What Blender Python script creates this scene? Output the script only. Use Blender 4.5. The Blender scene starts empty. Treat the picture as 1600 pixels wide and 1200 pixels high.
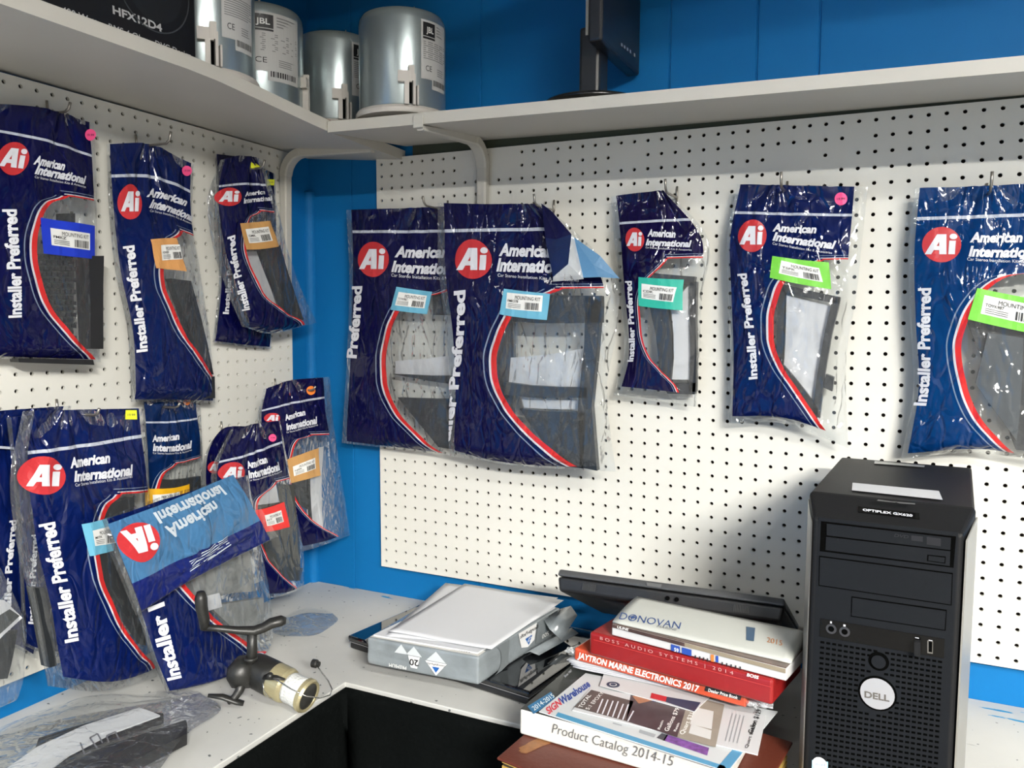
import bpy, bmesh, math, random
import numpy as np
from mathutils import Vector, noise
random.seed(4)
sc = bpy.context.scene
COL = sc.collection
# ------------------------------------------------------------------ camera
F, CX, CY, CZ, YAW, PITCH, ROLL = 1265.64, 1.0096, -1.4708, -0.3303, -0.44253, -0.07810, 0.00686
def _axes():
    cy, sy, cp, sp, cr, sr = math.cos(YAW), math.sin(YAW), math.cos(PITCH), math.sin(PITCH), math.cos(ROLL), math.sin(ROLL)
    fw = np.array([sy*cp, cy*cp, sp]); rt = np.array([cy, -sy, 0.0]); up = np.cross(rt, fw)
    return cr*rt+sr*up, -sr*rt+cr*up, fw
RT, UP, FW = _axes()
CAM = np.array([CX, CY, CZ])
cd = bpy.data.cameras.new('camera'); cam = bpy.data.objects.new('camera', cd); COL.objects.link(cam)
cd.sensor_width = 36; cd.lens = F/1600*36; cd.clip_start = .02; cd.clip_end = 50
from mathutils import Matrix
m4 = Matrix([[RT[0], UP[0], -FW[0], CX], [RT[1], UP[1], -FW[1], CY], [RT[2], UP[2], -FW[2], CZ], [0, 0, 0, 1]])
cam.matrix_world = m4
sc.camera = cam
# ------------------------------------------------------------------ world, exposure, light
w = bpy.data.worlds.new('world'); sc.world = w; w.use_nodes = True
w.node_tree.nodes['Background'].inputs[0].default_value = (.82, .9, 1, 1)
w.node_tree.nodes['Background'].inputs[1].default_value = .12
sc.view_settings.view_transform = 'Standard'; sc.view_settings.look = 'None'
sc.view_settings.exposure = 0.36; sc.view_settings.gamma = 1; sc.view_settings.use_curve_mapping = False
sc.cycles.transparent_max_bounces = 32
sc.cycles.max_bounces = 8
CEIL = .80; FLOOR = -1.86
LIGHTS = [((2.25, -1.9), (.9, .30), 85), ((.0, -2.9), (1.2, .30), 26), ((2.75, -3.2), (1.2, .40), 640), ((1.3, -4.8), (1.2, .30), 110)]
for (lx, ly), (sx, sy), e in LIGHTS:
    ld = bpy.data.lights.new('ceiling_tube_light', 'AREA'); ld.shape = 'RECTANGLE'; ld.size = sx; ld.size_y = sy
    ld.energy = e; ld.color = (1, .97, .90)
    lo = bpy.data.objects.new('ceiling_tube_light', ld); COL.objects.link(lo); lo.location = (lx, ly, CEIL-.026)

# ------------------------------------------------------------------ pixel helpers (each at its own real plane)
def ray(u, v): return RT*((u-800)/F) + UP*(-(v-600)/F) + FW
def on(ax, val, u, v):
    d = ray(u, v); t = (val-CAM[ax])/d[ax]; return CAM+t*d
def proj(p):
    d = np.asarray(p)-CAM; z = d@FW
    return np.array([800+F*(d@RT)/z, 600-F*(d@UP)/z])
A = np.array

# ------------------------------------------------------------------ materials
MC = {}
def mat(name, col, rough=.5, metal=0, spec=.5, noise_amt=0, nscale=8, bump=0, bscale=40, coat=0, emit=0, aniso=None):
    if name in MC: return MC[name]
    m = bpy.data.materials.new(name); m.use_nodes = True; nt = m.node_tree; b = nt.nodes['Principled BSDF']
    b.inputs['Base Color'].default_value = (*col, 1); b.inputs['Roughness'].default_value = rough
    b.inputs['Metallic'].default_value = metal; b.inputs['Specular IOR Level'].default_value = spec
    b.inputs['Coat Weight'].default_value = coat
    tc = nt.nodes.new('ShaderNodeTexCoord')
    if noise_amt:
        n = nt.nodes.new('ShaderNodeTexNoise'); n.inputs['Scale'].default_value = nscale; n.inputs['Detail'].default_value = 5
        mp = nt.nodes.new('ShaderNodeMapping'); nt.links.new(tc.outputs['Object'], mp.inputs[0])
        if aniso: mp.inputs['Scale'].default_value = aniso
        nt.links.new(mp.outputs[0], n.inputs['Vector'])
        mx = nt.nodes.new('ShaderNodeMix'); mx.data_type = 'RGBA'
        mx.inputs[6].default_value = (*[c*(1-noise_amt) for c in col], 1); mx.inputs[7].default_value = (*[min(1, c*(1+noise_amt)) for c in col], 1)
        nt.links.new(n.outputs['Fac'], mx.inputs[0]); nt.links.new(mx.outputs[2], b.inputs['Base Color'])
    if bump:
        n2 = nt.nodes.new('ShaderNodeTexNoise'); n2.inputs['Scale'].default_value = bscale; n2.inputs['Detail'].default_value = 4
        nt.links.new(tc.outputs['Object'], n2.inputs['Vector'])
        bp = nt.nodes.new('ShaderNodeBump'); bp.inputs['Strength'].default_value = bump; bp.inputs['Distance'].default_value = .004
        nt.links.new(n2.outputs['Fac'], bp.inputs['Height']); nt.links.new(bp.outputs[0], b.inputs['Normal'])
    if emit:
        b.inputs['Emission Color'].default_value = (*col, 1); b.inputs['Emission Strength'].default_value = emit
    MC[name] = m; return m

class NX:
    """tiny node-expression helper"""
    def __init__(s, nt): s.nt = nt
    def m(s, op, a, b=None, c=None):
        n = s.nt.nodes.new('ShaderNodeMath'); n.operation = op
        for i, x in enumerate((a, b, c)):
            if x is None: continue
            if isinstance(x, (int, float)): n.inputs[i].default_value = x
            else: s.nt.links.new(x, n.inputs[i])
        return n.outputs[0]
    def gt(s, a, b): return s.m('GREATER_THAN', a, b)
    def lt(s, a, b): return s.m('LESS_THAN', a, b)
    def mul(s, a, b): return s.m('MULTIPLY', a, b)
    def add(s, a, b): return s.m('ADD', a, b)
    def sub(s, a, b): return s.m('SUBTRACT', a, b)
    def rng(s, a, lo, hi): return s.mul(s.gt(a, lo), s.lt(a, hi))
    def mixc(s, f, a, b):
        n = s.nt.nodes.new('ShaderNodeMix'); n.data_type = 'RGBA'
        s.nt.links.new(f, n.inputs[0])
        for i, x in ((6, a), (7, b)):
            if isinstance(x, tuple): n.inputs[i].default_value = (*x, 1)
            else: s.nt.links.new(x, n.inputs[i])
        return n.outputs[2]

def crinkle(nt, strength=.5, scale=16, seed=0.0):
    N = nt.nodes; L = nt.links
    tc = N.new('ShaderNodeTexCoord'); mp = N.new('ShaderNodeMapping'); mp.inputs['Location'].default_value = (seed, seed*.7, 0)
    mp.inputs['Scale'].default_value = (1, 1, .45)
    L.new(tc.outputs['Object'], mp.inputs[0])
    n1 = N.new('ShaderNodeTexNoise'); n1.inputs['Scale'].default_value = scale; n1.inputs['Detail'].default_value = 2.5; n1.inputs['Distortion'].default_value = 1.6
    L.new(mp.outputs[0], n1.inputs['Vector'])
    v = N.new('ShaderNodeTexVoronoi'); v.feature = 'DISTANCE_TO_EDGE'; v.inputs['Scale'].default_value = scale*2.0
    nd = N.new('ShaderNodeTexNoise'); nd.inputs['Scale'].default_value = scale*1.2
    L.new(mp.outputs[0], nd.inputs['Vector'])
    vm = N.new('ShaderNodeVectorMath'); vm.operation = 'MULTIPLY_ADD'; vm.inputs[1].default_value = (.06, .06, .06)
    L.new(nd.outputs['Color'], vm.inputs[0]); L.new(mp.outputs[0], vm.inputs[2])
    L.new(vm.outputs[0], v.inputs['Vector'])
    x = NX(nt)
    mp2 = N.new('ShaderNodeMapping'); mp2.inputs['Scale'].default_value = (1, 1, .10); mp2.inputs['Location'].default_value = (seed*1.3, seed, 0); L.new(tc.outputs['Object'], mp2.inputs[0])
    n4 = N.new('ShaderNodeTexNoise'); n4.inputs['Scale'].default_value = scale*2.4; n4.inputs['Detail'].default_value = 1.5; n4.inputs['Distortion'].default_value = .6; L.new(mp2.outputs[0], n4.inputs['Vector'])
    n5 = N.new('ShaderNodeTexNoise'); n5.inputs['Scale'].default_value = 7; L.new(mp.outputs[0], n5.inputs['Vector'])
    streak = x.mul(n4.outputs['Fac'], x.m('MULTIPLY', x.m('MAXIMUM', x.sub(n5.outputs['Fac'], .42), 0), 5))
    h = x.add(x.mul(streak, .75), x.add(x.mul(n1.outputs['Fac'], 1.0), x.mul(x.m('MINIMUM', v.outputs['Distance'], .12), 1.1)))
    bp = N.new('ShaderNodeBump'); bp.inputs['Strength'].default_value = strength*1.25; bp.inputs['Distance'].default_value = .014
    L.new(h, bp.inputs['Height'])
    return bp.outputs[0]

def clear_part(nt, nrm, haze=.10, tint=(.965, .975, .98), fk=1.15):
    """transparent poly film: transparent + haze + sharp gloss"""
    N = nt.nodes; L = nt.links
    tr = N.new('ShaderNodeBsdfTransparent'); tr.inputs[0].default_value = (*tint, 1)
    df = N.new('ShaderNodeBsdfDiffuse'); df.inputs[0].default_value = (.75, .78, .8, 1)
    gl = N.new('ShaderNodeBsdfGlossy'); gl.inputs['Roughness'].default_value = .07; gl.inputs[0].default_value = (1, 1, 1, 1)
    L.new(nrm, gl.inputs['Normal'])
    m1 = N.new('ShaderNodeMixShader'); m1.inputs[0].default_value = haze
    L.new(tr.outputs[0], m1.inputs[1]); L.new(df.outputs[0], m1.inputs[2])
    fr = N.new('ShaderNodeFresnel'); fr.inputs['IOR'].default_value = 1.5; L.new(nrm, fr.inputs['Normal'])
    x = NX(nt); f = x.m('MINIMUM', x.mul(fr.outputs[0], fk), .5)
    m2 = N.new('ShaderNodeMixShader'); L.new(f, m2.inputs[0]); L.new(m1.outputs[0], m2.inputs[1]); L.new(gl.outputs[0], m2.inputs[2])
    return m2.outputs[0]

def clear_film(name='clear_film', haze=.03, strength=.5, seed=0.0, fk=1.0):
    if name in MC: return MC[name]
    m = bpy.data.materials.new(name); m.use_nodes = True; nt = m.node_tree
    nt.nodes.remove(nt.nodes['Principled BSDF'])
    o = nt.nodes['Material Output']
    nt.links.new(clear_part(nt, crinkle(nt, strength, 16, seed), haze, fk=fk), o.inputs['Surface'])
    MC[name] = m; return m

def film_mat(name, navy, curve=None, mL=.04, mR=.94, band=None, seed=0.0, strength=.45, vmax=.99, sw=1.0, mode='front'):
    """printed poly bag: navy print, frosted band, red/white stripes round a clear window; u,v come from the UV map"""
    m = bpy.data.materials.new(name); m.use_nodes = True; nt = m.node_tree; N = nt.nodes; L = nt.links
    P = N['Principled BSDF']; x = NX(nt)
    uv = N.new('ShaderNodeUVMap'); sp = N.new('ShaderNodeSeparateXYZ'); L.new(uv.outputs[0], sp.inputs[0])
    u, v = sp.outputs[0], sp.outputs[1]
    nrm = crinkle(nt, strength, 15, seed)
    L.new(nrm, P.inputs['Normal']); P.inputs['Roughness'].default_value = .28; P.inputs['Specular IOR Level'].default_value = .06
    P.inputs['Coat Weight'].default_value = .7; P.inputs['Coat Roughness'].default_value = .05; L.new(nrm, P.inputs['Coat Normal'])
    printed = x.mul(x.rng(u, mL, mR), x.lt(v, vmax))
    col = navy
    if mode == 'flap':
        # reverse of the print seen through the film: pale blue, then a clear line, then navy
        c = x.gt(v, x.add(x.mul(u, band[1]), band[0]))
        col = x.mixc(c, (.045, .135, .27), navy)
    else:
        if band:
            bl = x.add(x.mul(u, band[1]), band[0])
            bm = x.lt(x.m('ABSOLUTE', x.sub(v, bl)), .0062)
            col = x.mixc(bm, navy, (.42, .45, .52))
    if curve:
        fc = N.new('ShaderNodeFloatCurve'); cm = fc.mapping; cm.use_clip = False
        c = cm.curves[0]
        pts = sorted(curve)  # (v, u)
        vt, ua = pts[0]; k_ = [pts[0]]
        for p_ in pts[1:]:
            if p_[0] < vt+.22 and p_[1] > k_[-1][1]+.001: continue
            k_.append(p_)
        pts = k_
        pts = [(-.05, ua+.06)] + [(vt-.05, ua+.05)] + pts + [(pts[-1][0]+.03, pts[-1][1]+.08)]
        if pts[-1][0] < 1.02: pts.append((1.05, pts[-1][1]+.15))
        c.points[0].location = (pts[0][0], pts[0][1]/1.5); c.points[1].location = (pts[-1][0], pts[-1][1]/1.5)
        for (pv, pu) in pts[1:-1]: c.points.new(pv, pu/1.5)
        for p_ in c.points: p_.handle_type = 'AUTO_CLAMPED'
        cm.update()
        L.new(v, fc.inputs['Value'])
        xl = x.mul(fc.outputs[0], 1.5)
        d = x.sub(u, xl)
        below = x.gt(v, vt); win = x.mul(x.gt(d, 0), below); flat = x.gt(d, -.02*sw); dv = x.sub(v, vt)
        def stripe(h0, h1, v0, v1): return x.m('MAXIMUM', x.mul(x.rng(d, h0*sw, h1*sw), below), x.mul(x.rng(dv, v0, v1), x.gt(d, (h0+h1)/2*sw)))
        red = stripe(-.048, .001, -.006, .0005); wh = stripe(-.067, -.048, -.0095, -.006); gl_ = stripe(-.118, -.106, -.020, -.0175)
        if not isinstance(col, tuple): base = col
        else:
            r = N.new('ShaderNodeRGB'); r.outputs[0].default_value = (*col, 1); base = r.outputs[0]
        col = x.mixc(gl_, base, (.16, .2, .28)); col = x.mixc(wh, col, (.50, .50, .54)); col = x.mixc(red, col, (.50, .022, .022))
        printed = x.mul(printed, x.sub(1.0, win))
    if isinstance(col, tuple): P.inputs['Base Color'].default_value = (*col, 1)
    else: L.new(col, P.inputs['Base Color'])
    mx = N.new('ShaderNodeMixShader'); L.new(printed, mx.inputs[0])
    L.new(clear_part(nt, nrm, .035), mx.inputs[1]); L.new(P.outputs[0], mx.inputs[2])
    L.new(mx.outputs[0], N['Material Output'].inputs['Surface'])
    return m

# ------------------------------------------------------------------ objects
def tag(o, label=None, cat=None, group=None, kind=None):
    if label: o['label'] = label
    if cat: o['category'] = cat
    if group: o['group'] = group
    if kind: o['kind'] = kind
    return o
ORG = {}
def thing(name, loc, label, cat, group=None):
    o = bpy.data.objects.new(name, None); COL.objects.link(o); o.location = [float(c) for c in loc]; o.empty_display_size = .03
    ORG[o.name] = A(loc, float); return tag(o, label, cat, group)
def mesh(name, verts, faces, m, parent=None, smooth=False, uvs=None, mi=None, org=None):
    """link one mesh object; verts are world coordinates"""
    V = np.asarray(verts, float).reshape(-1, 3)
    if parent is not None: o0 = ORG[parent.name]
    else:
        o0 = A(org, float) if org is not None else A([V[:, 0].mean(), V[:, 1].mean(), V[:, 2].min()])
    me = bpy.data.meshes.new(name); me.from_pydata((V-o0).tolist(), [], [list(map(int, f)) for f in faces])
    for k in (m if isinstance(m, (list, tuple)) else [m]): me.materials.append(k)
    if mi is not None: me.polygons.foreach_set('material_index', mi)
    if smooth: me.polygons.foreach_set('use_smooth', [True]*len(me.polygons))
    if uvs is not None:
        ul = me.uv_layers.new(name='UVMap'); li = np.zeros(len(me.loops), dtype=np.int32); me.loops.foreach_get('vertex_index', li)
        ul.data.foreach_set('uv', np.asarray(uvs, float)[li].reshape(-1))
    me.update()
    o = bpy.data.objects.new(name, me); COL.objects.link(o)
    if parent is not None: o.parent = parent; ORG[o.name] = o0
    else: o.location = o0.tolist(); ORG[o.name] = o0
    return o

class MB:
    def __init__(s): s.v = []; s.f = []; s.mi = []
    def poly(s, pts, mi=0):
        n = len(s.v); s.v += [tuple(map(float, p)) for p in pts]; s.f.append(list(range(n, n+len(pts)))); s.mi.append(mi); return s
    def hexa(s, p, mi=0):
        """p: 8 points, bottom 4 then top 4"""
        n = len(s.v); s.v += [tuple(map(float, q)) for q in p]
        for f in ((3, 2, 1, 0), (4, 5, 6, 7), (0, 1, 5, 4), (1, 2, 6, 5), (2, 3, 7, 6), (3, 0, 4, 7)): s.f.append([n+i for i in f]); s.mi.append(mi)
        return s
    def box(s, a, b, mi=0):
        (x0, y0, z0), (x1, y1, z1) = a, b
        return s.hexa([(x0, y0, z0), (x1, y0, z0), (x1, y1, z0), (x0, y1, z0), (x0, y0, z1), (x1, y0, z1), (x1, y1, z1), (x0, y1, z1)], mi)
    def prism(s, poly, z0, z1, mi=0):
        """poly: list of xy; z0,z1 numbers or lists"""
        n = len(poly); k = len(s.v)
        za = z0 if isinstance(z0, (list, tuple)) else [z0]*n; zb = z1 if isinstance(z1, (list, tuple)) else [z1]*n
        s.v += [(float(p[0]), float(p[1]), float(z)) for p, z in zip(poly, za)]; s.v += [(float(p[0]), float(p[1]), float(z)) for p, z in zip(poly, zb)]
        s.f.append([k+i for i in range(n)][::-1]); s.mi.append(mi); s.f.append([k+n+i for i in range(n)]); s.mi.append(mi)
        for i in range(n):
            j = (i+1) % n; s.f.append([k+i, k+j, k+n+j, k+n+i]); s.mi.append(mi)
        return s
    def tube(s, pts, r, seg=8, mi=0, cap=True, flat=1.0):
        P = [A(p, float) for p in pts]; n = len(P); R = r if isinstance(r, (list, tuple)) else [r]*n
        k = len(s.v); prev = None
        for i in range(n):
            t = P[min(i+1, n-1)]-P[max(i-1, 0)]; t = t/(np.linalg.norm(t)+1e-12)
            if prev is None:
                a = A([0, 0, 1.]) if abs(t[2]) < .9 else A([1., 0, 0]); e = np.cross(t, a)
            else: e = prev-t*(prev@t)
            e /= np.linalg.norm(e)+1e-12; prev = e; g = np.cross(t, e)
            for j in range(seg):
                an = 2*math.pi*j/seg; s.v.append(tuple(P[i]+R[i]*(math.cos(an)*e+flat*math.sin(an)*g)))
        for i in range(n-1):
            for j in range(seg):
                j2 = (j+1) % seg; s.f.append([k+i*seg+j, k+i*seg+j2, k+(i+1)*seg+j2, k+(i+1)*seg+j]); s.mi.append(mi)
        if cap:
            s.f.append([k+j for j in range(seg)][::-1]); s.mi.append(mi); s.f.append([k+(n-1)*seg+j for j in range(seg)]); s.mi.append(mi)
        return s
    def lathe(s, prof, c, ax=(0, 0, 1), seg=32, mi=0):
        """prof: list of (r, h) along axis ax from c"""
        ax = A(ax, float); ax /= np.linalg.norm(ax); a = A([0, 0, 1.]) if abs(ax[2]) < .9 else A([1., 0, 0])
        e = np.cross(a, ax); e /= np.linalg.norm(e); g = np.cross(ax, e); k = len(s.v); c = A(c, float)
        for r, h in prof:
            for j in range(seg):
                an = 2*math.pi*j/seg; s.v.append(tuple(c+ax*h+max(r, 1e-5)*(math.cos(an)*e+math.sin(an)*g)))
        for i in range(len(prof)-1):
            for j in range(seg):
                j2 = (j+1) % seg; s.f.append([k+i*seg+j, k+i*seg+j2, k+(i+1)*seg+j2, k+(i+1)*seg+j]); s.mi.append(mi)
        s.f.append([k+j for j in range(seg)][::-1]); s.mi.append(mi); s.f.append([k+(len(prof)-1)*seg+j for j in range(seg)]); s.mi.append(mi)
        return s
    def build(s, name, m, parent=None, smooth=False, bevel=0, bseg=2, org=None):
        o = mesh(name, s.v, s.f, m, parent, smooth, None, s.mi, org)
        if bevel:
            b = o.modifiers.new('bevel', 'BEVEL'); b.width = bevel; b.segments = bseg; b.limit_method = 'ANGLE'; b.angle_limit = .6
        if smooth == 'auto':
            pass
        return o

# ------------------------------------------------------------------ text
TC = {}
def glyphs(s, bold=.0, shear=0.0, spacing=1.0):
    """filled text as 2D mesh, x scaled to 0..1, y=0 baseline, y=1 cap height"""
    k = (s, bold, shear, spacing)
    if k in TC: return TC[k]
    cu = bpy.data.curves.new('t', 'FONT'); cu.body = s; cu.offset = bold; cu.shear = shear; cu.resolution_u = 3; cu.fill_mode = 'FRONT'; cu.space_character = spacing
    o = bpy.data.objects.new('t', cu); COL.objects.link(o)
    dg = bpy.context.evaluated_depsgraph_get(); me = bpy.data.meshes.new_from_object(o.evaluated_get(dg))
    V = A([tuple(v.co) for v in me.vertices]) if len(me.vertices) else np.zeros((0, 3)); Fc = [list(p.vertices) for p in me.polygons]
    COL.objects.unlink(o); bpy.data.objects.remove(o); bpy.data.curves.remove(cu); bpy.data.meshes.remove(me)
    x0, x1 = V[:, 0].min(), V[:, 0].max()
    V = np.stack([(V[:, 0]-x0)/(x1-x0), V[:, 1]/.729], 1)
    TC[k] = (V, Fc); return TC[k]
def text_on(name, parent, m, f, s, P0, P1, PT, off=.0013, bold=.02, shear=0.0, clamp=None, spacing=1.0):
    V, Fc = glyphs(s, bold, shear, spacing); P0, P1, PT = A(P0, float), A(P1, float), A(PT, float)
    out = []
    for x, y in V:
        q = P0+x*(P1-P0)+y*(PT-P0)
        if clamp: q = np.clip(q, clamp[0], clamp[1])
        out.append(f(q[0], q[1], off))
    return mesh(name, out, Fc, m, parent)
def quad_on(name, parent, m, f, Q, off=.0007, nx=2, ny=2, thick=0):
    """Q: TL,TR,BR,BL in the surface's own (u,v); follows the surface"""
    return quads_on(name, parent, m, f, [Q], off, nx, ny)
def quads_on(name, parent, m, f, QS, off=.0007, nx=2, ny=2, back=None):
    V = []; Fc = []
    for Q in QS:
        Q = [A(q, float) for q in Q]; k = len(V)
        offs = [off] if back is None else [off, back]
        for o_ in offs:
            for j in range(ny+1):
                for i in range(nx+1):
                    a, b = i/nx, j/ny; q = (1-b)*((1-a)*Q[0]+a*Q[1])+b*((1-a)*Q[3]+a*Q[2]); V.append(f(q[0], q[1], o_))
        W = nx+1; M = W*(ny+1)
        for j in range(ny):
            for i in range(nx):
                p = k+j*W+i; Fc.append([p, p+W, p+W+1, p+1])
                if back is not None: Fc.append([p+M, p+1+M, p+W+1+M, p+W+M])
        if back is not None:
            ring = [k+i for i in range(W)]+[k+j*W+nx for j in range(1, ny+1)]+[k+ny*W+i for i in range(nx-1, -1, -1)]+[k+j*W for j in range(ny-1, 0, -1)]
            for a, b in zip(ring, ring[1:]+ring[:1]): Fc.append([a, b, b+M, a+M])
    return mesh(name, V, Fc, m, parent)
def disk_on(name, parent, m, f, c, r1, r2, off=.0007, n=28):
    """ellipse with half axes r1, r2 (vectors in u,v)"""
    c, r1, r2 = A(c, float), A(r1, float), A(r2, float); V = [f(c[0], c[1], off)]; Fc = []
    NR = 5
    for ring in range(1, NR+1):
        for k in range(n):
            a = 2*math.pi*k/n; q = c+ring/NR*(math.cos(a)*r1+math.sin(a)*r2); V.append(f(q[0], q[1], off))
    for k in range(n):
        k2 = (k+1) % n; Fc.append([0, 1+k, 1+k2])
        for r_ in range(NR-1): o_ = 1+r_*n; Fc.append([o_+k, o_+n+k, o_+n+k2, o_+k2])
    return mesh(name, V, Fc, m, parent)
def plane_f(o, ex, ey):
    o, ex, ey = A(o, float), A(ex, float), A(ey, float); n = np.cross(ex, ey); n /= np.linalg.norm(n)
    return lambda u, v, off=0: o+u*ex+v*ey+off*n
def px_f(ax, val, sgn):
    """surface = axis plane, addressed in photo pixels"""
    n = np.zeros(3); n[ax] = sgn
    return lambda u, v, off=0: on(ax, val, u, v)+n*off

# ------------------------------------------------------------------ common materials
WHITE_INK = mat('white_ink', (.62, .63, .68), .45)
M_label_white = mat('label_white', (.78, .78, .76), .5)
BLACK_INK = mat('black_ink', (.012, .012, .014), .5)
M_steel = mat('hook_steel', (.33, .31, .28), .35, .9)
M_slate = mat('slate_plastic', (.012, .0145, .0175), .38, bump=.15, bscale=300)
M_blackpl = mat('black_plastic', (.012, .012, .013), .4)
M_paper = mat('white_paper', (.58, .59, .615), .7)

# ------------------------------------------------------------------ room shell
BW = .013; LW = -.2055; CT = -.942
wall_blue = mat('wall_blue', (.002, .125, .345), .6, spec=.2, noise_amt=.10, nscale=3, bump=.06, bscale=60)
grooves = [-.60, -.0878, .2323, .6179, .7713, .8726, 1.28, 1.6, 2.0, 2.4]
def paneled_wall(name, x0, x1, y, z0, z1, gr):
    xs = [x0]; ys = [y]
    for g in gr:
        if x0 < g < x1: xs += [g-.0022, g-.0008, g+.0008, g+.0022]; ys += [y, y+.003, y+.003, y]
    xs.append(x1); ys.append(y); mb = MB()
    for i in range(len(xs)-1): mb.poly([(xs[i], ys[i], z0), (xs[i+1], ys[i+1], z0), (xs[i+1], ys[i+1], z1), (xs[i], ys[i], z1)])
    mb.box((x0, y+.004, z0), (x1, y+.05, z1))
    return mb.build(name, wall_blue, org=(0, y, z0))
tag(paneled_wall('wall_back', LW, 4.0, BW, FLOOR, CEIL, grooves), kind='structure')
wl = MB(); wl.box((LW-.05, -5.2, FLOOR), (LW, BW+.05, CEIL)); tag(wl.build('wall_left', wall_blue, org=(LW, 0, FLOOR)), kind='structure')
M_room = mat('room_grey', (.09, .088, .085), .8, noise_amt=.05)
b = MB(); b.box((LW-.05, -5.25, FLOOR-.05), (4.05, BW+.05, FLOOR)); tag(b.build('floor', mat('floor_vinyl', (.09, .085, .075), .5, noise_amt=.2)), kind='structure')
b = MB(); b.box((LW-.05, -5.25, CEIL), (4.05, BW+.05, CEIL+.05)); tag(b.build('ceiling', M_room), kind='structure')
b = MB(); b.box((4.0, -5.2, FLOOR), (4.05, BW, CEIL)); tag(b.build('wall_right', M_room), kind='structure')
b = MB(); b.box((LW, -5.25, FLOOR), (4.0, -5.2, CEIL)); tag(b.build('wall_front', M_room), kind='structure')
# quarter-round trim in the corner, above the counter
mb = MB(); R_ = .016; pr = [(LW, BW)]+[(LW+R_*math.sin(a), BW-R_*math.cos(a)) for a in np.linspace(0, math.pi/2, 7)]
mb.prism(pr, CT, -.045); tag(mb.build('trim_1', wall_blue, smooth=False), kind='structure')
# fixtures out of frame
for i, ((lx, ly), (sx, sy), e) in enumerate(LIGHTS):
    t = thing('ceiling_light', (lx, ly, CEIL-.085), ['white ceiling light fixture nearest the back pegboard', 'white ceiling light fixture on the left side of the room', 'white ceiling light fixture over the middle right of the room', 'white ceiling light fixture farthest from the back pegboard'][i], 'light')
    mb = MB(); mb.box((lx-sx/2-.02, ly-sy/2-.02, CEIL-.085), (lx+sx/2+.02, ly-sy/2, CEIL)); mb.box((lx-sx/2-.02, ly+sy/2, CEIL-.085), (lx+sx/2+.02, ly+sy/2+.02, CEIL))
    mb.box((lx-sx/2-.02, ly-sy/2, CEIL-.085), (lx-sx/2, ly+sy/2, CEIL)); mb.box((lx+sx/2, ly-sy/2, CEIL-.085), (lx+sx/2+.02, ly+sy/2, CEIL)); mb.box((lx-sx/2, ly-sy/2, CEIL-.02), (lx+sx/2, ly+sy/2, CEIL-.001))
    mb.build('fixture_frame', mat('fixture_white', (.8, .8, .8), .5), t)

# ------------------------------------------------------------------ pegboards with real holes
peg_mat = mat('pegboard_paint', (.68, .67, .62), .45, spec=.35, noise_amt=.035, nscale=5, bump=.03, bscale=30)
I = .0254
def pegboard(name, f, nc, nr, filled, th=.005):
    """f(a,b,depth): a columns, b rows in inches from the first hole"""
    V = []; Fc = []; r = .0034/I*1.0; N8 = 8
    cache = {}
    def vid(a, b, d):
        k = (round(a, 4), round(b, 4), d)
        if k not in cache: cache[k] = len(V); V.append(f(a, b, d))
        return cache[k]
    for i in range(nc):
        for j in range(nr):
            sq = [(i+.5*dx, j+.5*dy) for dx, dy in ((1, 0), (1, 1), (0, 1), (-1, 1), (-1, 0), (-1, -1), (0, -1), (1, -1))]
            if (i, j) in filled:
                Fc.append([vid(*sq[k], 0) for k in (1, 3, 5, 7)])
                continue
            ho = [(i+r*math.cos(k*math.pi/4), j+r*math.sin(k*math.pi/4)) for k in range(8)]
            for k in range(8):
                k2 = (k+1) % 8
                Fc.append([vid(*sq[k], 0), vid(*sq[k2], 0), vid(*ho[k2], 0), vid(*ho[k], 0)])
                Fc.append([vid(*ho[k], 0), vid(*ho[k2], 0), vid(*ho[k2], 1), vid(*ho[k], 1)])
                Fc.append([vid(*sq[k2], 1), vid(*sq[k], 1), vid(*ho[k], 1), vid(*ho[k2], 1)])
    # outer edges
    a0, a1, b0, b1 = -.5, nc-.5, -.5, nr-.5
    for p, q in (((a0, b0), (a1, b0)), ((a1, b0), (a1, b1)), ((a1, b1), (a0, b1)), ((a0, b1), (a0, b0))):
        Fc.append([vid(*p, 0), vid(*q, 0), vid(*q, 1), vid(*p, 1)])
    return mesh(name, V, Fc, peg_mat, org=f(0, nr-1, 0))
SH = .008
fb = lambda a, b, d: (a*I+SH*b*I, .0 + d*.005, -b*I)
filled_b = {(8, 0), (9, 0), (11, 0), (12, 0), (8, 1), (9, 1), (11, 1), (12, 1), (15, 1), (21, 1), (22, 1), (32, 2), (33, 2), (34, 2), (35, 3), (36, 2), (33, 3), (37, 1)}
o = pegboard('pegboard', fb, 58, 35, filled_b)
tag(o, 'large white painted pegboard on the back wall, right of the corner', 'pegboard')
LX = -.1922
fl = lambda a, b, d: (LX - d*.005, -.0782-a*I, .0149-b*I)
o = pegboard('pegboard', fl, 38, 36, {(23, 1), (24, 1)})
tag(o, 'white painted pegboard on the left wall', 'pegboard')
# dark panels added behind the boards, standing for the shade inside the holes
hole_shade = mat('hole_shade_dark', (.012, .009, .007), .9, spec=.1)
mb = MB(); mb.box((.006, .0078, -.868), (1.44, BW-.0002, .008)); tag(mb.build('hole_shade_panel', hole_shade), 'added dark panel standing for shade in the holes of the back wall pegboard', 'board')
mb = MB(); mb.box((LW+.0002, -1.0, -.86), (LX-.0078, -.072, .018)); tag(mb.build('hole_shade_panel', hole_shade), 'added dark panel standing for shade in the holes of the left pegboard', 'board')
mb = MB(); mb.box((.075, .006, .0135), (1.45, BW-.0002, .036)); tag(mb.build('gap_shade_strip', mat('shaded_gap_olive', (.035, .045, .028), .7, noise_amt=.3)), kind='structure')  # shade of the gap under the shelf put into a dark olive strip

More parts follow.
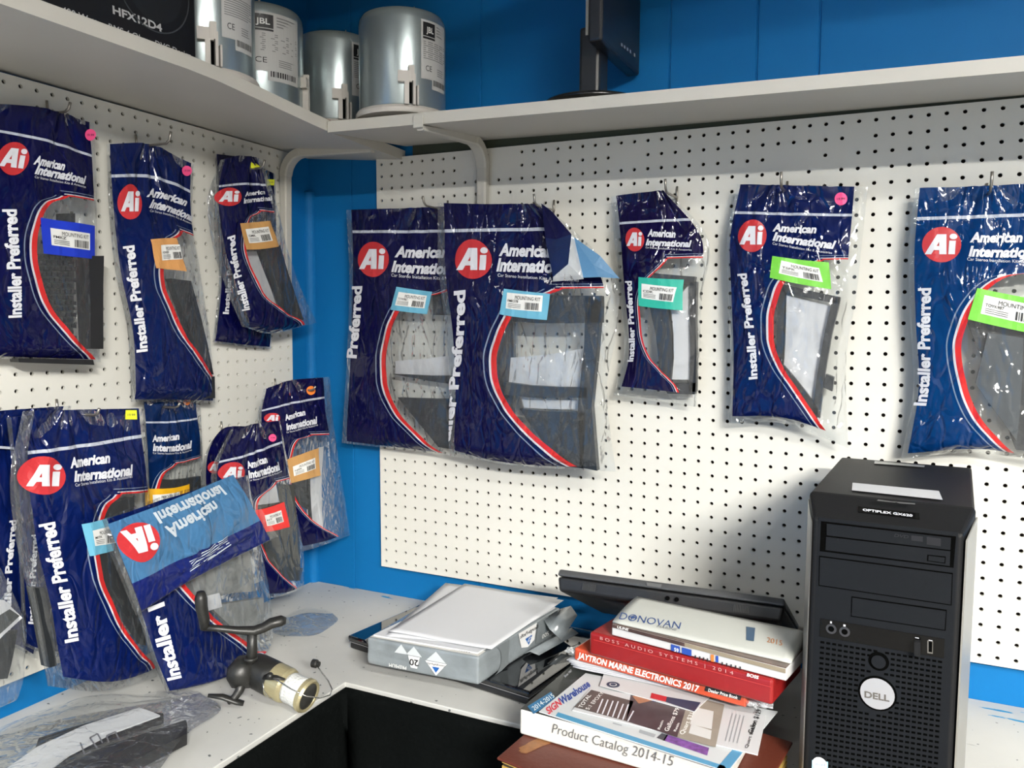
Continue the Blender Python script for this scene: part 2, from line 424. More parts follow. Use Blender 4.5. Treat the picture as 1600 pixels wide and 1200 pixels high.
# ------------------------------------------------------------------ shelves
shelf_paint = mat('shelf_paint', (.50, .485, .44), .5, spec=.35, noise_amt=.08, nscale=4, bump=.05, bscale=50, aniso=(1, 1, 1))
raw_wood = mat('raw_particleboard', (.17, .06, .025), .9, noise_amt=.5, nscale=60)
def warped(name, xs, ys, zb, th, m):
    """plank over grid xs*ys, underside zb(x,y)"""
    V = []; Fc = []; nx, ny = len(xs), len(ys)
    for top in (0, 1):
        for y in ys:
            for x in xs: V.append((x, y, zb(x, y)+top*th))
    M = nx*ny
    for j in range(ny-1):
        for i in range(nx-1):
            p = j*nx+i; Fc.append([p, p+nx, p+nx+1, p+1]); Fc.append([M+p, M+p+1, M+p+nx+1, M+p+nx])
    ring = list(range(nx))+[j*nx+nx-1 for j in range(1, ny)]+[(ny-1)*nx+i for i in range(nx-2, -1, -1)]+[j*nx for j in range(ny-2, 0, -1)]
    for a, b_ in zip(ring, ring[1:]+ring[:1]): Fc.append([a, b_, b_+M, a+M])
    return mesh(name, V, Fc, m)
def zL(x, y):
    fr = np.interp(y, [-1.2, -.85, -.54, -.24, .012], [.033, .033, .0355, .0125, .006])
    bk = np.interp(y, [-1.2, -.11, .012], [.034, .0305, .030])
    return bk+(fr-bk)*(x-LW)/(.0525-LW)
def zB(x, y):
    fr = .0105-.0218*(x-.055); bk = np.interp(x, [.055, .26, .53, .90, 1.17, 2], [.036, .031, .0255, .021, .0184, .01])
    return bk+(fr-bk)*(BW-y)/(.25+BW)
SLT = .021; SBT = .0195
o = warped('left_shelf', np.linspace(LW+.0005, .0525, 6), np.linspace(-1.1, BW-.0005, 20), zL, SLT, shelf_paint)
o.name = 'wall_shelf'; tag(o, 'white painted plank shelf along the left wall above the hanging bags', 'shelf')
o = warped('wall_shelf', np.linspace(.0545, 1.5, 12), np.linspace(-.25, BW-.0005, 6), zB, SBT, shelf_paint)
tag(o, 'white painted plank shelf along the back wall holding the monitor', 'shelf')
# chipped corner of the left shelf
mb = MB(); zt = zL(.045, -.235)+SLT
mb.prism([(.020, -.262), (.052, -.262), (.052, -.238), (.030, -.240)], zt-.001, zt+.0016); mb.prism([(.0, -.20), (.03, -.215), (.05, -.185), (.02, -.18)], zt-.001, zt+.003)
tag(mb.build('wood_chip', raw_wood), 'brown splintered chip of bare wood where the two shelves meet', 'chip')
o = warped('wall_shelf', [LW+.0005, .08], [-1.6, -.46], lambda x, y: .37, .019, shelf_paint); tag(o, 'unseen upper shelf added to shade the left wall, above the speaker cans', 'shelf')  # added out of view to keep ceiling light off the left wall
o = warped('wall_shelf', [LW+.0005, .448], [-.44, BW-.0005], lambda x, y: .385, .019, shelf_paint); tag(o, 'unseen upper shelf added to shade the corner, above the speaker cans', 'shelf')  # added light blocker above the corner, out of view
o = warped('wall_shelf', [.45, 2.2], [-.45, BW-.0005], lambda x, y: .305, .019, shelf_paint); tag(o, 'unseen upper shelf added to shade the back wall, above the monitor', 'shelf')  # unseen plank added to darken the blue wall above the back shelf
def bracket(P_wall, outdir, L_, H_, label, wdt=.022, drop=0.0, tz=.03):
    """painted pressed-steel bracket: vertical leg on the board, curved elbow, horizontal arm under the shelf"""
    t = thing('shelf_bracket', P_wall, label, 'bracket', 'white steel brackets under the shelves')
    P_wall = A(P_wall, float); od = A(outdir, float); sd = np.cross(od, A([0, 0, 1.]))
    R = .055; path = [P_wall+A([0, 0, -H_])+od*.004, P_wall+A([0, 0, -R])+od*.004]
    wid = [wdt*.8, wdt*1.0]; dep = [.007, .009]
    for k in range(1, 12):
        a = math.pi/2*k/12; path.append(P_wall+od*(.004+R*(1-math.cos(a)))+A([0, 0, -R+R*math.sin(a)])); wid.append(wdt*1.1); dep.append(.010)
    path.append(P_wall+od*(R+.004)); wid.append(wdt*1.0); dep.append(.010)
    path.append(P_wall+od*L_+A([0, 0, -drop])); wid.append(wdt*.62); dep.append(.004)
    V = []; Fc = []
    for i, p in enumerate(path):
        tt = path[min(i+1, len(path)-1)]-path[max(i-1, 0)]; tt /= np.linalg.norm(tt); nn = np.cross(sd, tt)
        w_, d_ = wid[i]/2, dep[i]
        # C channel profile
        for a, c in ((-w_, 0), (-w_, -d_*1.5), (-w_*.7, -d_*1.5-.002), (w_*.7, -d_*1.5-.002), (w_, -d_*1.5), (w_, 0)): V.append(p+sd*a-nn*c*(-1)*1.0)
    n = 6
    for i in range(len(path)-1):
        for j in range(n):
            j2 = (j+1) % n; Fc.append([i*n+j, i*n+j2, (i+1)*n+j2, (i+1)*n+j])
    Fc.append(list(range(n))); Fc.append([(len(path)-1)*n+j for j in range(n)])
    mesh('bracket_arm', V, Fc, shelf_paint, t, smooth=False)
    e = P_wall+od*(L_+.0045)+A([0, 0, -drop]); mb = MB(); h = .010; q = [e+sd*a+od*b for a, b in ((-h, 0), (h, 0), (h, .0015), (-h, .0015))]
    mb.hexa([p+A([0, 0, -.004]) for p in q]+[p+A([0, 0, .018]) for p in q]); mb.build('front_lip', shelf_paint, t, bevel=.0005)
    return t
# ------------------------------------------------------------------ counter
def counter_mat():
    m = mat('counter_paint', (.47, .465, .44), .5, spec=.35)
    nt = m.node_tree; b = nt.nodes['Principled BSDF']; x = NX(nt); N = nt.nodes; L = nt.links
    tc = N.new('ShaderNodeTexCoord')
    n1 = N.new('ShaderNodeTexNoise'); n1.inputs['Scale'].default_value = 5; n1.inputs['Detail'].default_value = 6; L.new(tc.outputs['Object'], n1.inputs['Vector'])
    n2 = N.new('ShaderNodeTexNoise'); n2.inputs['Scale'].default_value = 90; n2.inputs['Detail'].default_value = 1; L.new(tc.outputs['Object'], n2.inputs['Vector'])
    mp = N.new('ShaderNodeMapping'); mp.inputs['Scale'].default_value = (3, 18, 1); L.new(tc.outputs['Object'], mp.inputs[0])
    n3 = N.new('ShaderNodeTexNoise'); n3.inputs['Scale'].default_value = 3; n3.inputs['Detail'].default_value = 4; L.new(mp.outputs[0], n3.inputs['Vector'])
    c = x.mixc(n1.outputs['Fac'], (.37, .38, .375), (.58, .57, .54))
    sp = N.new('ShaderNodeSeparateXYZ'); L.new(tc.outputs['Object'], sp.inputs[0])
    speck = x.gt(n2.outputs['Fac'], .735); c = x.mixc(speck, c, (.10, .11, .11))
    edge = x.mul(x.gt(sp.outputs[1], -.045), x.gt(n3.outputs['Fac'], .63)); c = x.mixc(edge, c, (.02, .24, .46))
    blot = x.gt(n3.outputs['Fac'], .70); c = x.mixc(x.mul(blot, .4), c, (.16, .17, .17))
    L.new(c, b.inputs['Base Color']); return m
cm_ = counter_mat()
mb = MB(); mb.prism([(LW+.0003, BW-.0003), (LW+.0003, -1.5), (.19, -1.5), (.19, -.392), (1.75, -.392), (1.75, BW-.0003)][::-1], CT-.02, CT)
tag(mb.build('counter', cm_, bevel=.0015, org=(0, 0, CT)), 'off-white painted L-shaped counter running under both pegboards', 'counter')
# black cloth stapled to the front edges
cloth = mat('black_cloth', (.0032, .0038, .0038), .95, spec=.0, bump=.3, bscale=120)
def skirt():
    V = []; Fc = []; pts = []
    N1 = 50; N2 = 60
    for i in range(N1): y = -1.45+(1.45-.40)*i/(N1-1); pts.append((.1965, y, 0))
    for i in range(N2): x_ = .204+(1.72-.204)*i/(N2-1); pts.append((x_, -.3985, 1))
    nr = 14
    for k in range(nr):
        z = CT-.003-(.62)*(k/(nr-1))**1.3
        for (x_, y_, side) in pts:
            fo = .012*math.sin((x_+y_)*38+math.sin(k*.4))*min(1, k/5)
            lean = .02*min(1, k/6)
            if side == 0: V.append((x_+abs(fo)+.001+lean*.3, y_, z))
            else: V.append((x_, y_-abs(fo)-.001-lean*.3, z))
    n = len(pts)
    for k in range(nr-1):
        for i in range(n-1): Fc.append([k*n+i, k*n+i+1, (k+1)*n+i+1, (k+1)*n+i])
    o = mesh('cloth_skirt', V, Fc, cloth, smooth=True); s = o.modifiers.new('s', 'SOLIDIFY'); s.thickness = .001; return o
tag(skirt(), 'black cloth stapled along the front edge of the counter and hanging down', 'cloth')
PART2 = True
bracket((.250, -.0002, .0265), (0, -1, 0), .247, .33, 'white painted steel bracket under the back shelf, partly behind a hanging bag', drop=.022)
bracket((LX+.0002, -.092, .0265), (1, 0, 0), .235, .36, 'white painted steel bracket under the left shelf beside the corner', drop=.014)

# ------------------------------------------------------------------ hooks
def hook(base, outdir, L_, tip, label, side=(0, 0, 0), r=.0022, plate=False):
    """wire peg hook: out of the board, tip turned up"""
    B = A(base, float); od = A(outdir, float); mb = MB(); s_ = A(side, float); up = A([0, 0, 1.])
    mb.tube([B-od*.003+up*.0, B+od*.008, B+od*(L_*.5)-up*.001, B+od*(L_-.012)-up*.001, B+od*(L_-.004)+up*tip*.25+s_*.3, B+od*L_+up*tip+s_], r, 8)
    mb.tube([B+od*.0012+up*.020, B+od*.0025+up*.008, B+od*.0025-up*.012], r*.9, 8)
    o = mb.build('peg_hook', M_steel, smooth=True, org=B); tag(o, label, 'hook', 'steel hooks in the pegboards')
    if plate: pass
    return o
def hk(ax, bpx, L_, tip, label, **k):
    if ax == 1: hook(on(1, -.0003, *bpx), (0, -1, 0), L_, tip, label, **k)
    else: hook(on(0, LX+.0003, *bpx), (1, 0, 0), L_, tip, label, **k)
hk(1, (700, 329), .098, .016, 'steel hook holding the leftmost bag on the back pegboard')
hk(1, (866, 329), .098, .018, 'steel hook holding the bag with the folded pale blue corner')
hk(1, (1058, 309), .085, .020, 'steel hook holding the narrow bag with the teal label')
hk(1, (1230, 302), .085, .022, 'steel hook holding the bag with the green label and pink price dot')
hk(1, (1541, 307), .075, .026, 'steel hook holding the bright blue bag at the right edge of the photo')
hk(0, (73, 178), .055, .012, 'steel hook holding the bag with the royal blue label')
hk(0, (212, 229), .085, .018, 'steel hook holding the bag with the orange label in the middle of the left pegboard')
hk(0, (362, 266), .085, .014, 'steel hook holding the two scrunched bags nearest the corner')
hk(0, (88, 643), .10, .010, 'steel hook holding the large bag with the yellow price sticker')
hk(0, (243, 634), .06, .008, 'steel hook holding the bag with the yellow pocket kit label')
hk(0, (345, 674), .085, .008, 'dark hook bar holding the bag with the red label')
hk(0, (429, 606), .11, .008, 'dark hook bar holding the bag with the clear right side near the corner')

# ------------------------------------------------------------------ bags
def catmull(P, t):
    """P: list/array of n points along axis 0, t in [0,1] (extrapolates linearly)"""
    n = len(P); s = min(max(t, 0), 1)*(n-1); i = min(int(s), n-2); f = s-i
    p1, p2 = P[i], P[i+1]; p0 = P[i-1] if i > 0 else 2*p1-p2; p3 = P[i+2] if i+2 < n else 2*p2-p1
    q = .5*((2*p1)+(-p0+p2)*f+(2*p0-5*p1+4*p2-p3)*f*f+(-p0+3*p1-3*p2+p3)*f**3)
    if t < 0: q = q+(P[1]-P[0])*(n-1)*t
    if t > 1: q = q+(P[-1]-P[-2])*(n-1)*(t-1)
    return q
class Bag:
    def __init__(s, label, ax, dep, rows, T=.02, seed=1.0, hookuv=(.5, 0), wr=.0028, name='parts_bag', cat='bag', group='bags of car stereo mounting kits', tv0=.03, tpow=.6, bot=.95, fold=.0035):
        s.ax = ax; s.T = T; s.seed = seed; s.hu = hookuv; s.wr = wr; s.tv0 = tv0; s.tpow = tpow; s.bot = bot; s.fold = fold
        s.n = A([1., 0, 0]) if ax == 0 else (A([0, -1., 0]) if ax == 1 else A([0, 0, 1.]))
        s.G = A([[on(ax, (p[2] if len(p) > 2 else dep), p[0], p[1]) for p in r] for r in rows])
        if ax == 0: s.G[:, :, 2] = np.maximum(s.G[:, :, 2], CT+.006)
        lo = s.G.reshape(-1, 3).min(0); hi = s.G.reshape(-1, 3).max(0); c = (lo+hi)/2
        s.root = thing(name, (c[0], c[1], lo[2]), label, cat, group)
    def mid(s, u, v): return catmull([catmull(r, u) for r in s.G], v)
    def th(s, u, v):
        uu = min(max(u, 0), 1); vv = min(max(v, 0), 1)
        g = min(1, max(0, (vv-s.tv0)/.38)); g = g*g*(3-2*g)
        b = min(1, max(0, (1-vv)/(1-s.bot+.001))); b = math.sin(b*math.pi/2)
        return s.T*(math.sin(math.pi*uu)**s.tpow if 0 < uu < 1 else 0)*g*b
    def wrk(s, u, v, P):
        uu = min(max(u, 0), 1); vv = min(max(v, 0), 1)
        e = min(1, 8*uu, 8*(1-uu)); ev = min(1, 6*(1-vv)+.15)
        q = Vector((P[0]*14+s.seed, P[1]*14+s.seed*2, P[2]*9))
        rg = 1-2.6*abs(noise.noise(q*.9+Vector((7, 3, s.seed)))); rg2 = 1-2.6*abs(noise.noise(Vector((q.x*2.6, q.y*2.6, q.z*.9))+Vector((1, 9, 4))))
        a = noise.noise(q)+.45*max(rg, -.2)**2*(1 if rg > 0 else -1)+.30*max(rg2, 0)**2+.2*noise.noise(q*3.3)
        du, dv = uu-s.hu[0], vv-s.hu[1]+.04; r = math.hypot(du*.7, dv); an = math.atan2(du, dv)
        f = math.sin(an*9+s.seed*3)*math.exp(-r*2.6)
        return e*ev*(s.wr*a+s.fold*f)
    def front(s, u, v, off=0):
        P = s.mid(u, v); return P+s.n*(s.th(u, v)+s.wrk(u, v, P)+off+.0006)
    def back(s, u, v, off=0):
        P = s.mid(u, v); return P-s.n*(s.th(u, v)*.55+.0006-off)
    def inv(s, p):
        q = A([.5, .5]); p = A(p, float)
        for _ in range(14):
            f0 = proj(s.front(*q)); h = 1e-3
            J = A([(proj(s.front(q[0]+h, q[1]))-f0)/h, (proj(s.front(q[0], q[1]+h))-f0)/h]).T
            try: d = np.linalg.solve(J, p-f0)
            except Exception: break
            d = np.clip(d, -.25, .25); q = np.clip(q+d, -.15, 1.15)
            if np.abs(d).max() < 1e-4: break
        return q
    def skin(s, m_front, m_back=None, nu=64, nv=96, fname='front_film'):
        V = []; U = []; Fc = []
        for j in range(nv+1):
            for i in range(nu+1): u, v = i/nu, j/nv; V.append(s.front(u, v)); U.append((u, v))
        for j in range(nv):
            for i in range(nu): p = j*(nu+1)+i; Fc.append([p, p+nu+1, p+nu+2, p+1])
        mesh(fname, V, Fc, m_front, s.root, True, U)
        nu, nv = 12, 18; V = []; U = []; Fc = []
        for j in range(nv+1):
            for i in range(nu+1): u, v = i/nu, j/nv; V.append(s.back(u, v)); U.append((u, v))
        for j in range(nv):
            for i in range(nu): p = j*(nu+1)+i; Fc.append([p, p+1, p+nu+2, p+nu+1])
        mesh('back_film', V, Fc, m_back or clear_film(), s.root, True, U)
    def Q(s, pts): return [s.inv(p) for p in pts]
    def text(s, st, P0, P1, PT, m=None, bold=.02, shear=0.0, off=.0015, name='lettering', clamp=True, spacing=1.0):
        a, b, c = s.Q([P0, P1, PT]); return text_on(name, s.root, m or WHITE_INK, s.front, st, a, b, c, off, bold, shear, ((.004, .004), (.996, .996)) if clamp else None, spacing)
    def logo(s, c, rx, ry, flip=1, tilt=0.0):
        cx, cy = c; uc = s.inv(c); r1 = s.inv((cx+rx*math.cos(tilt), cy+rx*math.sin(tilt)))-uc; r2 = s.inv((cx-ry*math.sin(tilt), cy+ry*math.cos(tilt)))-uc
        d = disk_on('logo_disk', s.root, mat('logo_red', (.44, .025, .03), .35), s.front, uc, r1, r2, .0010)
        g = lambda x, y: (cx+x*rx*math.cos(tilt)-y*flip*ry*math.sin(tilt), cy+x*rx*math.sin(tilt)+y*flip*ry*math.cos(tilt))
        pa, pb, pc, pd = [s.inv(g(*q)) for q in ((-.80, .55), (.30, .55), (-.62, -.62), (.30, -.62))]
        ls = A
        # heavy slanted A with a dotted i
        def P(x, y):  # x 0..1 , y 0..1 (up)
            return s.inv(g(-.85+1.75*x, .55-1.15*y))
        polys = [[(.0, 0), (.18, 0), (.30, .26), (.44, .26), (.44, 0), (.64, 0), (.64, .95), (.36, .95)],
                 [(.68, 0), (.86, 0), (.86, .66), (.68, .66)]]
        V = []; Fc = []
        for pl in [[(.0, 0), (.19, 0), (.56, .97), (.36, .97)], [(.42, 0), (.63, 0), (.63, .97), (.42, .97)], [(.20, .20), (.5, .20), (.5, .40), (.28, .40)], [(.68, 0), (.87, 0), (.90, .66), (.71, .66)]]:
            k = len(V); a0, a1, a2, a3 = [P(*q) for q in pl]; nn = 6
            for j in range(nn+1):
                for i in range(nn+1):
                    l_, r_ = a0+(a3-a0)*j/nn, a1+(a2-a1)*j/nn; q = l_+(r_-l_)*i/nn; V.append(s.front(q[0], q[1], .0020))
            for j in range(nn):
                for i in range(nn): k2 = k+j*(nn+1)+i; Fc.append([k2, k2+1, k2+nn+2, k2+nn+1])
        k = len(V); V += [s.front(*P(.83+.115*math.cos(a), .86+.14*math.sin(a)), .0022) for a in np.linspace(0, 2*math.pi, 14)[:-1]]; Fc.append(list(range(k, k+13)))
        mesh('logo_letters', V, Fc, WHITE_INK, d)
    def label(s, quad, col, name, stick=None, lines=(), off=.0018, txt='MOUNTING KIT'):
        q = s.Q(quad); m = mat('label_'+name, col, .5)
        L_ = quad_on('header_label', s.root, m, s.front, q, off, 18, 10)
        L_['label'] = name.replace('_', ' ')+' header label'
        if stick:
            qs = s.Q(stick); S_ = quad_on('sticker', L_, M_label_white, s.front, qs, off+.0006, 16, 8)
            TL, TR, BR, BL = [A(z) for z in qs]
            g = lambda x, y: (1-y)*((1-x)*TL+x*TR)+y*((1-x)*BL+x*BR)
            if txt: text_on('sticker_text', L_, BLACK_INK, s.front, txt, g(.26, .36), g(.95, .36), g(.26, .12), off+.0016, .0)
            if lines:
                text_on('sticker_code', L_, BLACK_INK, s.front, lines[0], g(.05, .56), g(.36, .56), g(.05, .40), off+.0016, .01)
            rnd = random.Random(s.seed); x = .56; qs = []
            while x < .93:
                w_ = rnd.choice([.012, .02, .03]); qs.append([g(x, .50), g(x+w_, .50), g(x+w_, .93), g(x, .93)]); x += w_+rnd.choice([.012, .02])
            for k in range(3): qs.append([g(.06, .66+k*.1), g(.44, .66+k*.1), g(.44, .685+k*.1), g(.06, .685+k*.1)])
            quads_on('barcode', L_, BLACK_INK, s.front, qs, off+.0015, 2, 4)
        return L_
    def dot(s, c, r, col, name, square=False):
        uc = s.inv(c); r1 = s.inv((c[0]+r, c[1]))-uc; r2 = s.inv((c[0], c[1]+r))-uc; m = mat('price_'+name, col, .5)
        if square: o = quad_on('price_sticker', s.root, m, s.front, [uc-r1-r2*.8, uc+r1-r2*.8, uc+r1+r2*.8, uc-r1+r2*.8], .0015, 2, 2)
        else: o = disk_on('price_sticker', s.root, m, s.front, uc, r1, r2, .0015)
        o['label'] = name+' price sticker'
        text_on('handwritten_price', o, mat('pen_ink', (.08, .03, .06), .6), s.front, '19.99', uc-.62*r1+.2*r2, uc+.62*r1+.2*r2, uc-.62*r1-.2*r2, .002, 0)
    def blocks(s, name, m, quads, w0, w1, nx=3, ny=3):
        """solid pieces inside the bag: pixel quads, w0..w1 = distance from the middle surface"""
        f = lambda u, v, o: s.mid(u, v)+s.n*o
        qs = [s.Q(q) for q in quads]
        return quads_on(name, s.root, m, f, qs, w1, nx, ny, back=w0)
    def std_text(s, a0, a1, ah, i0, i1, ih, sub=None, shear=.25, bold=.045):
        """brand lines: baseline start/end px and cap height px"""
        def pt(p0, p1, h):
            d = A(p1, float)-A(p0, float); d /= np.linalg.norm(d); return (p0[0]+d[1]*h, p0[1]-d[0]*h)
        s.text('American', a0, a1, pt(a0, a1, ah), bold=bold, shear=shear)
        s.text('International', i0, i1, pt(i0, i1, ih), bold=bold, shear=shear)
        if sub: s.text('Car Stereo Installation Kits & Accessories', sub[0], sub[1], pt(sub[0], sub[1], sub[2]), bold=.0)
    def vert(s, st, p0, p1, h, bold=.04):
        d = A(p1, float)-A(p0, float); d /= np.linalg.norm(d)
        s.text(st, p0, p1, (p0[0]+d[1]*h, p0[1]-d[0]*h), bold=bold)
    def film(s, navy, curve_px=None, **k):
        cv = None
        if curve_px:
            cv = []
            for p in curve_px: q = s.inv(p); cv.append((float(q[1]), float(q[0])))
            cv.sort(); out = [cv[0]]
            for c in cv[1:]:
                if c[0]-out[-1][0] > .004: out.append(c)
            cv = out
        bp = k.pop('band_px', None)
        if bp:
            a, b = s.inv(bp[0]), s.inv(bp[1]); sl = (b[1]-a[1])/(b[0]-a[0]); k['band'] = (float(a[1]-sl*a[0]), float(sl))
        return film_mat('film_%.2f' % s.seed, navy, cv, seed=s.seed, **k)

NAVY = (.0018, .0022, .036); NAVY2 = (.0015, .0060, .055); BRIGHT = (.001, .024, .105)
# ---- back wall, from the corner to the right
B = Bag('leftmost navy bag on the back pegboard, partly behind a larger bag', 1, -.030,
        [[(541, 328), (665, 324), (800, 318)], [(546, 440), (670, 445), (808, 440)], [(542, 560), (672, 575), (808, 580)], [(534, 692), (672, 708), (800, 728)]], T=.022, seed=1.3, hookuv=(.47, 0))
B.skin(B.film(NAVY, [(705, 452), (678, 454), (640, 470), (617, 500), (608, 530), (603, 565), (605, 600), (622, 642), (658, 682), (700, 712)], band_px=((545, 362), (696, 361)), mL=.035, sw=.6))
B.logo((583, 405), 25, 28); B.std_text((617, 401), (702, 402), 17, (612, 424), (722, 428), 17, ((612, 432), (735, 438), 5))
B.vert('Preferred', (557, 560), (566, 447), 15)
B.label([(620, 448), (676, 456), (668, 491), (611, 484)], (.13, .40, .56), 'light_blue', [(624, 456), (668, 462), (664, 482), (618, 477)], ('TOYK961',))
B.blocks('mounting_bezel', M_slate, [[(670, 456), (790, 456), (790, 492), (670, 492)], [(608, 585), (790, 585), (790, 612), (606, 585)], [(615, 622), (790, 622), (790, 715), (680, 700)], [(770, 456), (800, 456), (800, 720), (770, 720)]], -.006, .006)
B.blocks('instruction_sheet', M_paper, [[(605, 565), (760, 545), (760, 590), (606, 590)], [(622, 628), (680, 628), (680, 655), (640, 655)]], -.009, -.008)

B = Bag('largest navy bag on the back pegboard, light blue label, top right corner folded over', 1, -.072,
        [[(684, 317), (765, 319), (850, 318)], [(685, 420), (800, 420), (955, 422)], [(697, 515), (815, 520), (965, 505)], [(702, 610), (815, 620), (948, 610)], [(701, 705), (800, 727), (962, 737)]], T=.022, seed=2.1, hookuv=(.88, -.02))
B.skin(B.film(NAVY, [(930, 462), (905, 454), (880, 451), (845, 456), (815, 474), (798, 498), (784, 528), (776, 568), (780, 600), (796, 634), (824, 668), (860, 700), (908, 732)], band_px=((690, 361), (846, 358)), mL=.06, sw=.8), nu=80, nv=120)
B.logo((739, 405), 30, 31); B.std_text((780, 399), (868, 402), 19, (776, 423), (898, 427), 20, ((778, 432), (905, 440), 5))
B.vert('aller Preferred', (703, 690), (727, 453), 15)
B.label([(788, 451), (860, 459), (855, 500), (781, 491)], (.13, .40, .56), 'light_blue', [(793, 457), (849, 462), (847, 487), (791, 482)], ('FMK578',))
B.blocks('mounting_bezel', M_slate, [[(790, 458), (938, 462), (938, 504), (790, 502)], [(912, 462), (938, 470), (934, 735), (906, 730)], [(780, 598), (915, 606), (915, 622), (782, 618)], [(805, 640), (912, 645), (912, 732), (880, 728)]], -.010, .006)
B.blocks('instruction_sheet', M_paper, [[(785, 560), (905, 545), (905, 606), (782, 600)], [(800, 622), (900, 628), (895, 642), (806, 640)]], -.014, -.013)
# folded-over corner: reverse side shows pale blue, front tongue navy
fp = px_f(1, -.100, -1); f2 = plane_f((0, 0, 0), (1, 0, 0), (0, 1, 0))
pale = mat('film_reverse', (.085, .21, .37), .3, coat=.4, bump=.4, bscale=30); navyp = mat('film_navy_fold', NAVY, .25, coat=.5, bump=.5, bscale=30)
def fan(name, parent, m, pts, seed=0):
    V = [on(1, d, u, v) for u, v, d in pts]; k = len(V); c = sum(V)/k; 
    o = mesh(name, V+[c+A([0, -.004, 0])], [[i, (i+1) % k, k] for i in range(k)], m, parent); return o
fl_ = fan('folded_corner', B.root, pale, [(893, 368, -.104), (938, 400, -.100), (968, 435, -.095), (935, 433, -.103), (908, 434, -.106)]); fl_['label'] = 'pale blue reverse side of the folded corner'
fan('folded_tongue', B.root, navyp, [(846, 318, -.088), (862, 330, -.094), (893, 366, -.104), (908, 428, -.107), (864, 433, -.108), (852, 372, -.104)])
fan('folded_edge', B.root, clear_film('film_edge', .45), [(893, 366, -.1045), (897, 371, -.1045), (912, 436, -.108), (864, 440, -.109), (864, 433, -.109), (905, 430, -.108)])

B = Bag('narrow dark purple-navy bag with a teal label on the back pegboard', 1, -.030,
        [[(955, 307), (1000, 301), (1042, 297)], [(960, 380), (1030, 378), (1107, 375)], [(968, 460), (1033, 462), (1097, 460)], [(975, 550), (1036, 550), (1093, 550)], [(958, 618), (1022, 625), (1088, 636)]], T=.022, seed=3.7, hookuv=(.95, -.02))
B.skin(B.film((.0035, .0018, .030), [(1085, 420), (1062, 407), (1044, 404), (1018, 422), (1004, 452), (1000, 489), (1003, 524), (1013, 554), (1031, 577), (1048, 594)], band_px=((968, 349), (1072, 343)), mL=.09, sw=.5, vmax=.94))
B.logo((992, 374), 15, 19); B.std_text((1012, 369), (1056, 371), 11, (1009, 383), (1081, 386), 10, ((1009, 388), (1081, 392), 3))
B.vert('Installer Preferred', (989, 565), (987, 439), 9)
B.label([(998, 433), (1069, 437), (1067, 485), (998, 478)], (.02, .40, .30), 'teal', [(1003, 443), (1058, 449), (1052, 472), (1003, 466)], ('CDK',))
B.blocks('mounting_bezel', M_blackpl, [[(1010, 425), (1085, 432), (1083, 446), (1010, 440)], [(1012, 480), (1040, 480), (1045, 608), (1025, 600)], [(1076, 440), (1088, 440), (1088, 612), (1076, 612)], [(1030, 600), (1088, 598), (1086, 616), (1040, 616)]], -.008, .008)
B.blocks('instruction_sheet', M_paper, [[(1044, 480), (1078, 440), (1076, 594), (1046, 594)]], .001, .002)

B = Bag('navy bag with a lime green label and a pink price dot on the back pegboard', 1, -.034,
        [[(1152, 288), (1238, 290), (1356, 292)], [(1136, 370), (1240, 375), (1347, 375)], [(1138, 460), (1240, 465), (1338, 460)], [(1142, 560), (1235, 565), (1322, 565)], [(1140, 662), (1225, 662), (1325, 700)]], T=.026, seed=4.4, hookuv=(.38, -.02), wr=.004)
B.skin(B.film(NAVY2, [(1300, 412), (1288, 406), (1255, 415), (1227, 440), (1215, 470), (1209, 500), (1209, 531), (1222, 570), (1245, 606), (1269, 642), (1296, 680)], band_px=((1142, 332), (1338, 336)), mL=.03, mR=.915, sw=.9, vmax=.97, strength=.55))
B.logo((1175, 368), 23, 26); B.std_text((1207, 361), (1276, 364), 12, (1207, 375), (1305, 389), 13, ((1207, 382), (1300, 397), 4))
B.vert('Installer Preferred', (1183, 592), (1166, 427), 13)
B.label([(1207, 400), (1295, 410), (1299, 452), (1203, 434)], (.15, .52, .04), 'lime_green', [(1221, 407), (1280, 419), (1286, 441), (1217, 427)], ('TSPK',))
B.blocks('mounting_bezel', M_slate, [[(1221, 443), (1313, 464), (1311, 475), (1220, 455)], [(1300, 464), (1313, 466), (1280, 655), (1268, 645)], [(1214, 445), (1224, 450), (1218, 580), (1209, 580)], [(1210, 575), (1222, 570), (1278, 640), (1276, 655)], [(1290, 585), (1303, 590), (1300, 612), (1286, 606)]], -.010, .012)
B.blocks('instruction_sheet', M_paper, [[(1226, 460), (1298, 478), (1268, 640), (1222, 575)]], .001, .002)
B.dot((1314, 311), 10, (.85, .08, .25), 'pink')

B = Bag('bright blue bag with a lime green label at the right edge of the photo', 1, -.034,
        [[(1429, 294), (1550, 290), (1690, 282)], [(1420, 395), (1550, 395), (1695, 390)], [(1422, 500), (1550, 500), (1698, 498)], [(1427, 605), (1550, 610), (1698, 612)], [(1408, 717), (1540, 708), (1694, 742)]], T=.024, seed=5.2, hookuv=(.46, -.02), wr=.003)
B.skin(B.film(BRIGHT, [(1640, 424), (1594, 428), (1563, 438), (1527, 473), (1509, 511), (1502, 548), (1509, 594), (1523, 636), (1552, 677), (1594, 714), (1640, 735)], band_px=((1427, 342), (1596, 336)), mL=.035, mR=.94, sw=.8, vmax=.98, strength=.5))
B.logo((1471, 382), 31, 28); B.std_text((1515, 378), (1598, 378), 15, (1513, 400), (1632, 402), 16, ((1511, 407), (1640, 412), 5))
B.vert('Installer Preferred', (1446, 634), (1454, 450), 19)
B.label([(1527, 450), (1640, 472), (1640, 527), (1512, 499)], (.15, .52, .04), 'lime_green', [(1538, 461), (1632, 480), (1630, 512), (1532, 490)], ('TOYK987',))
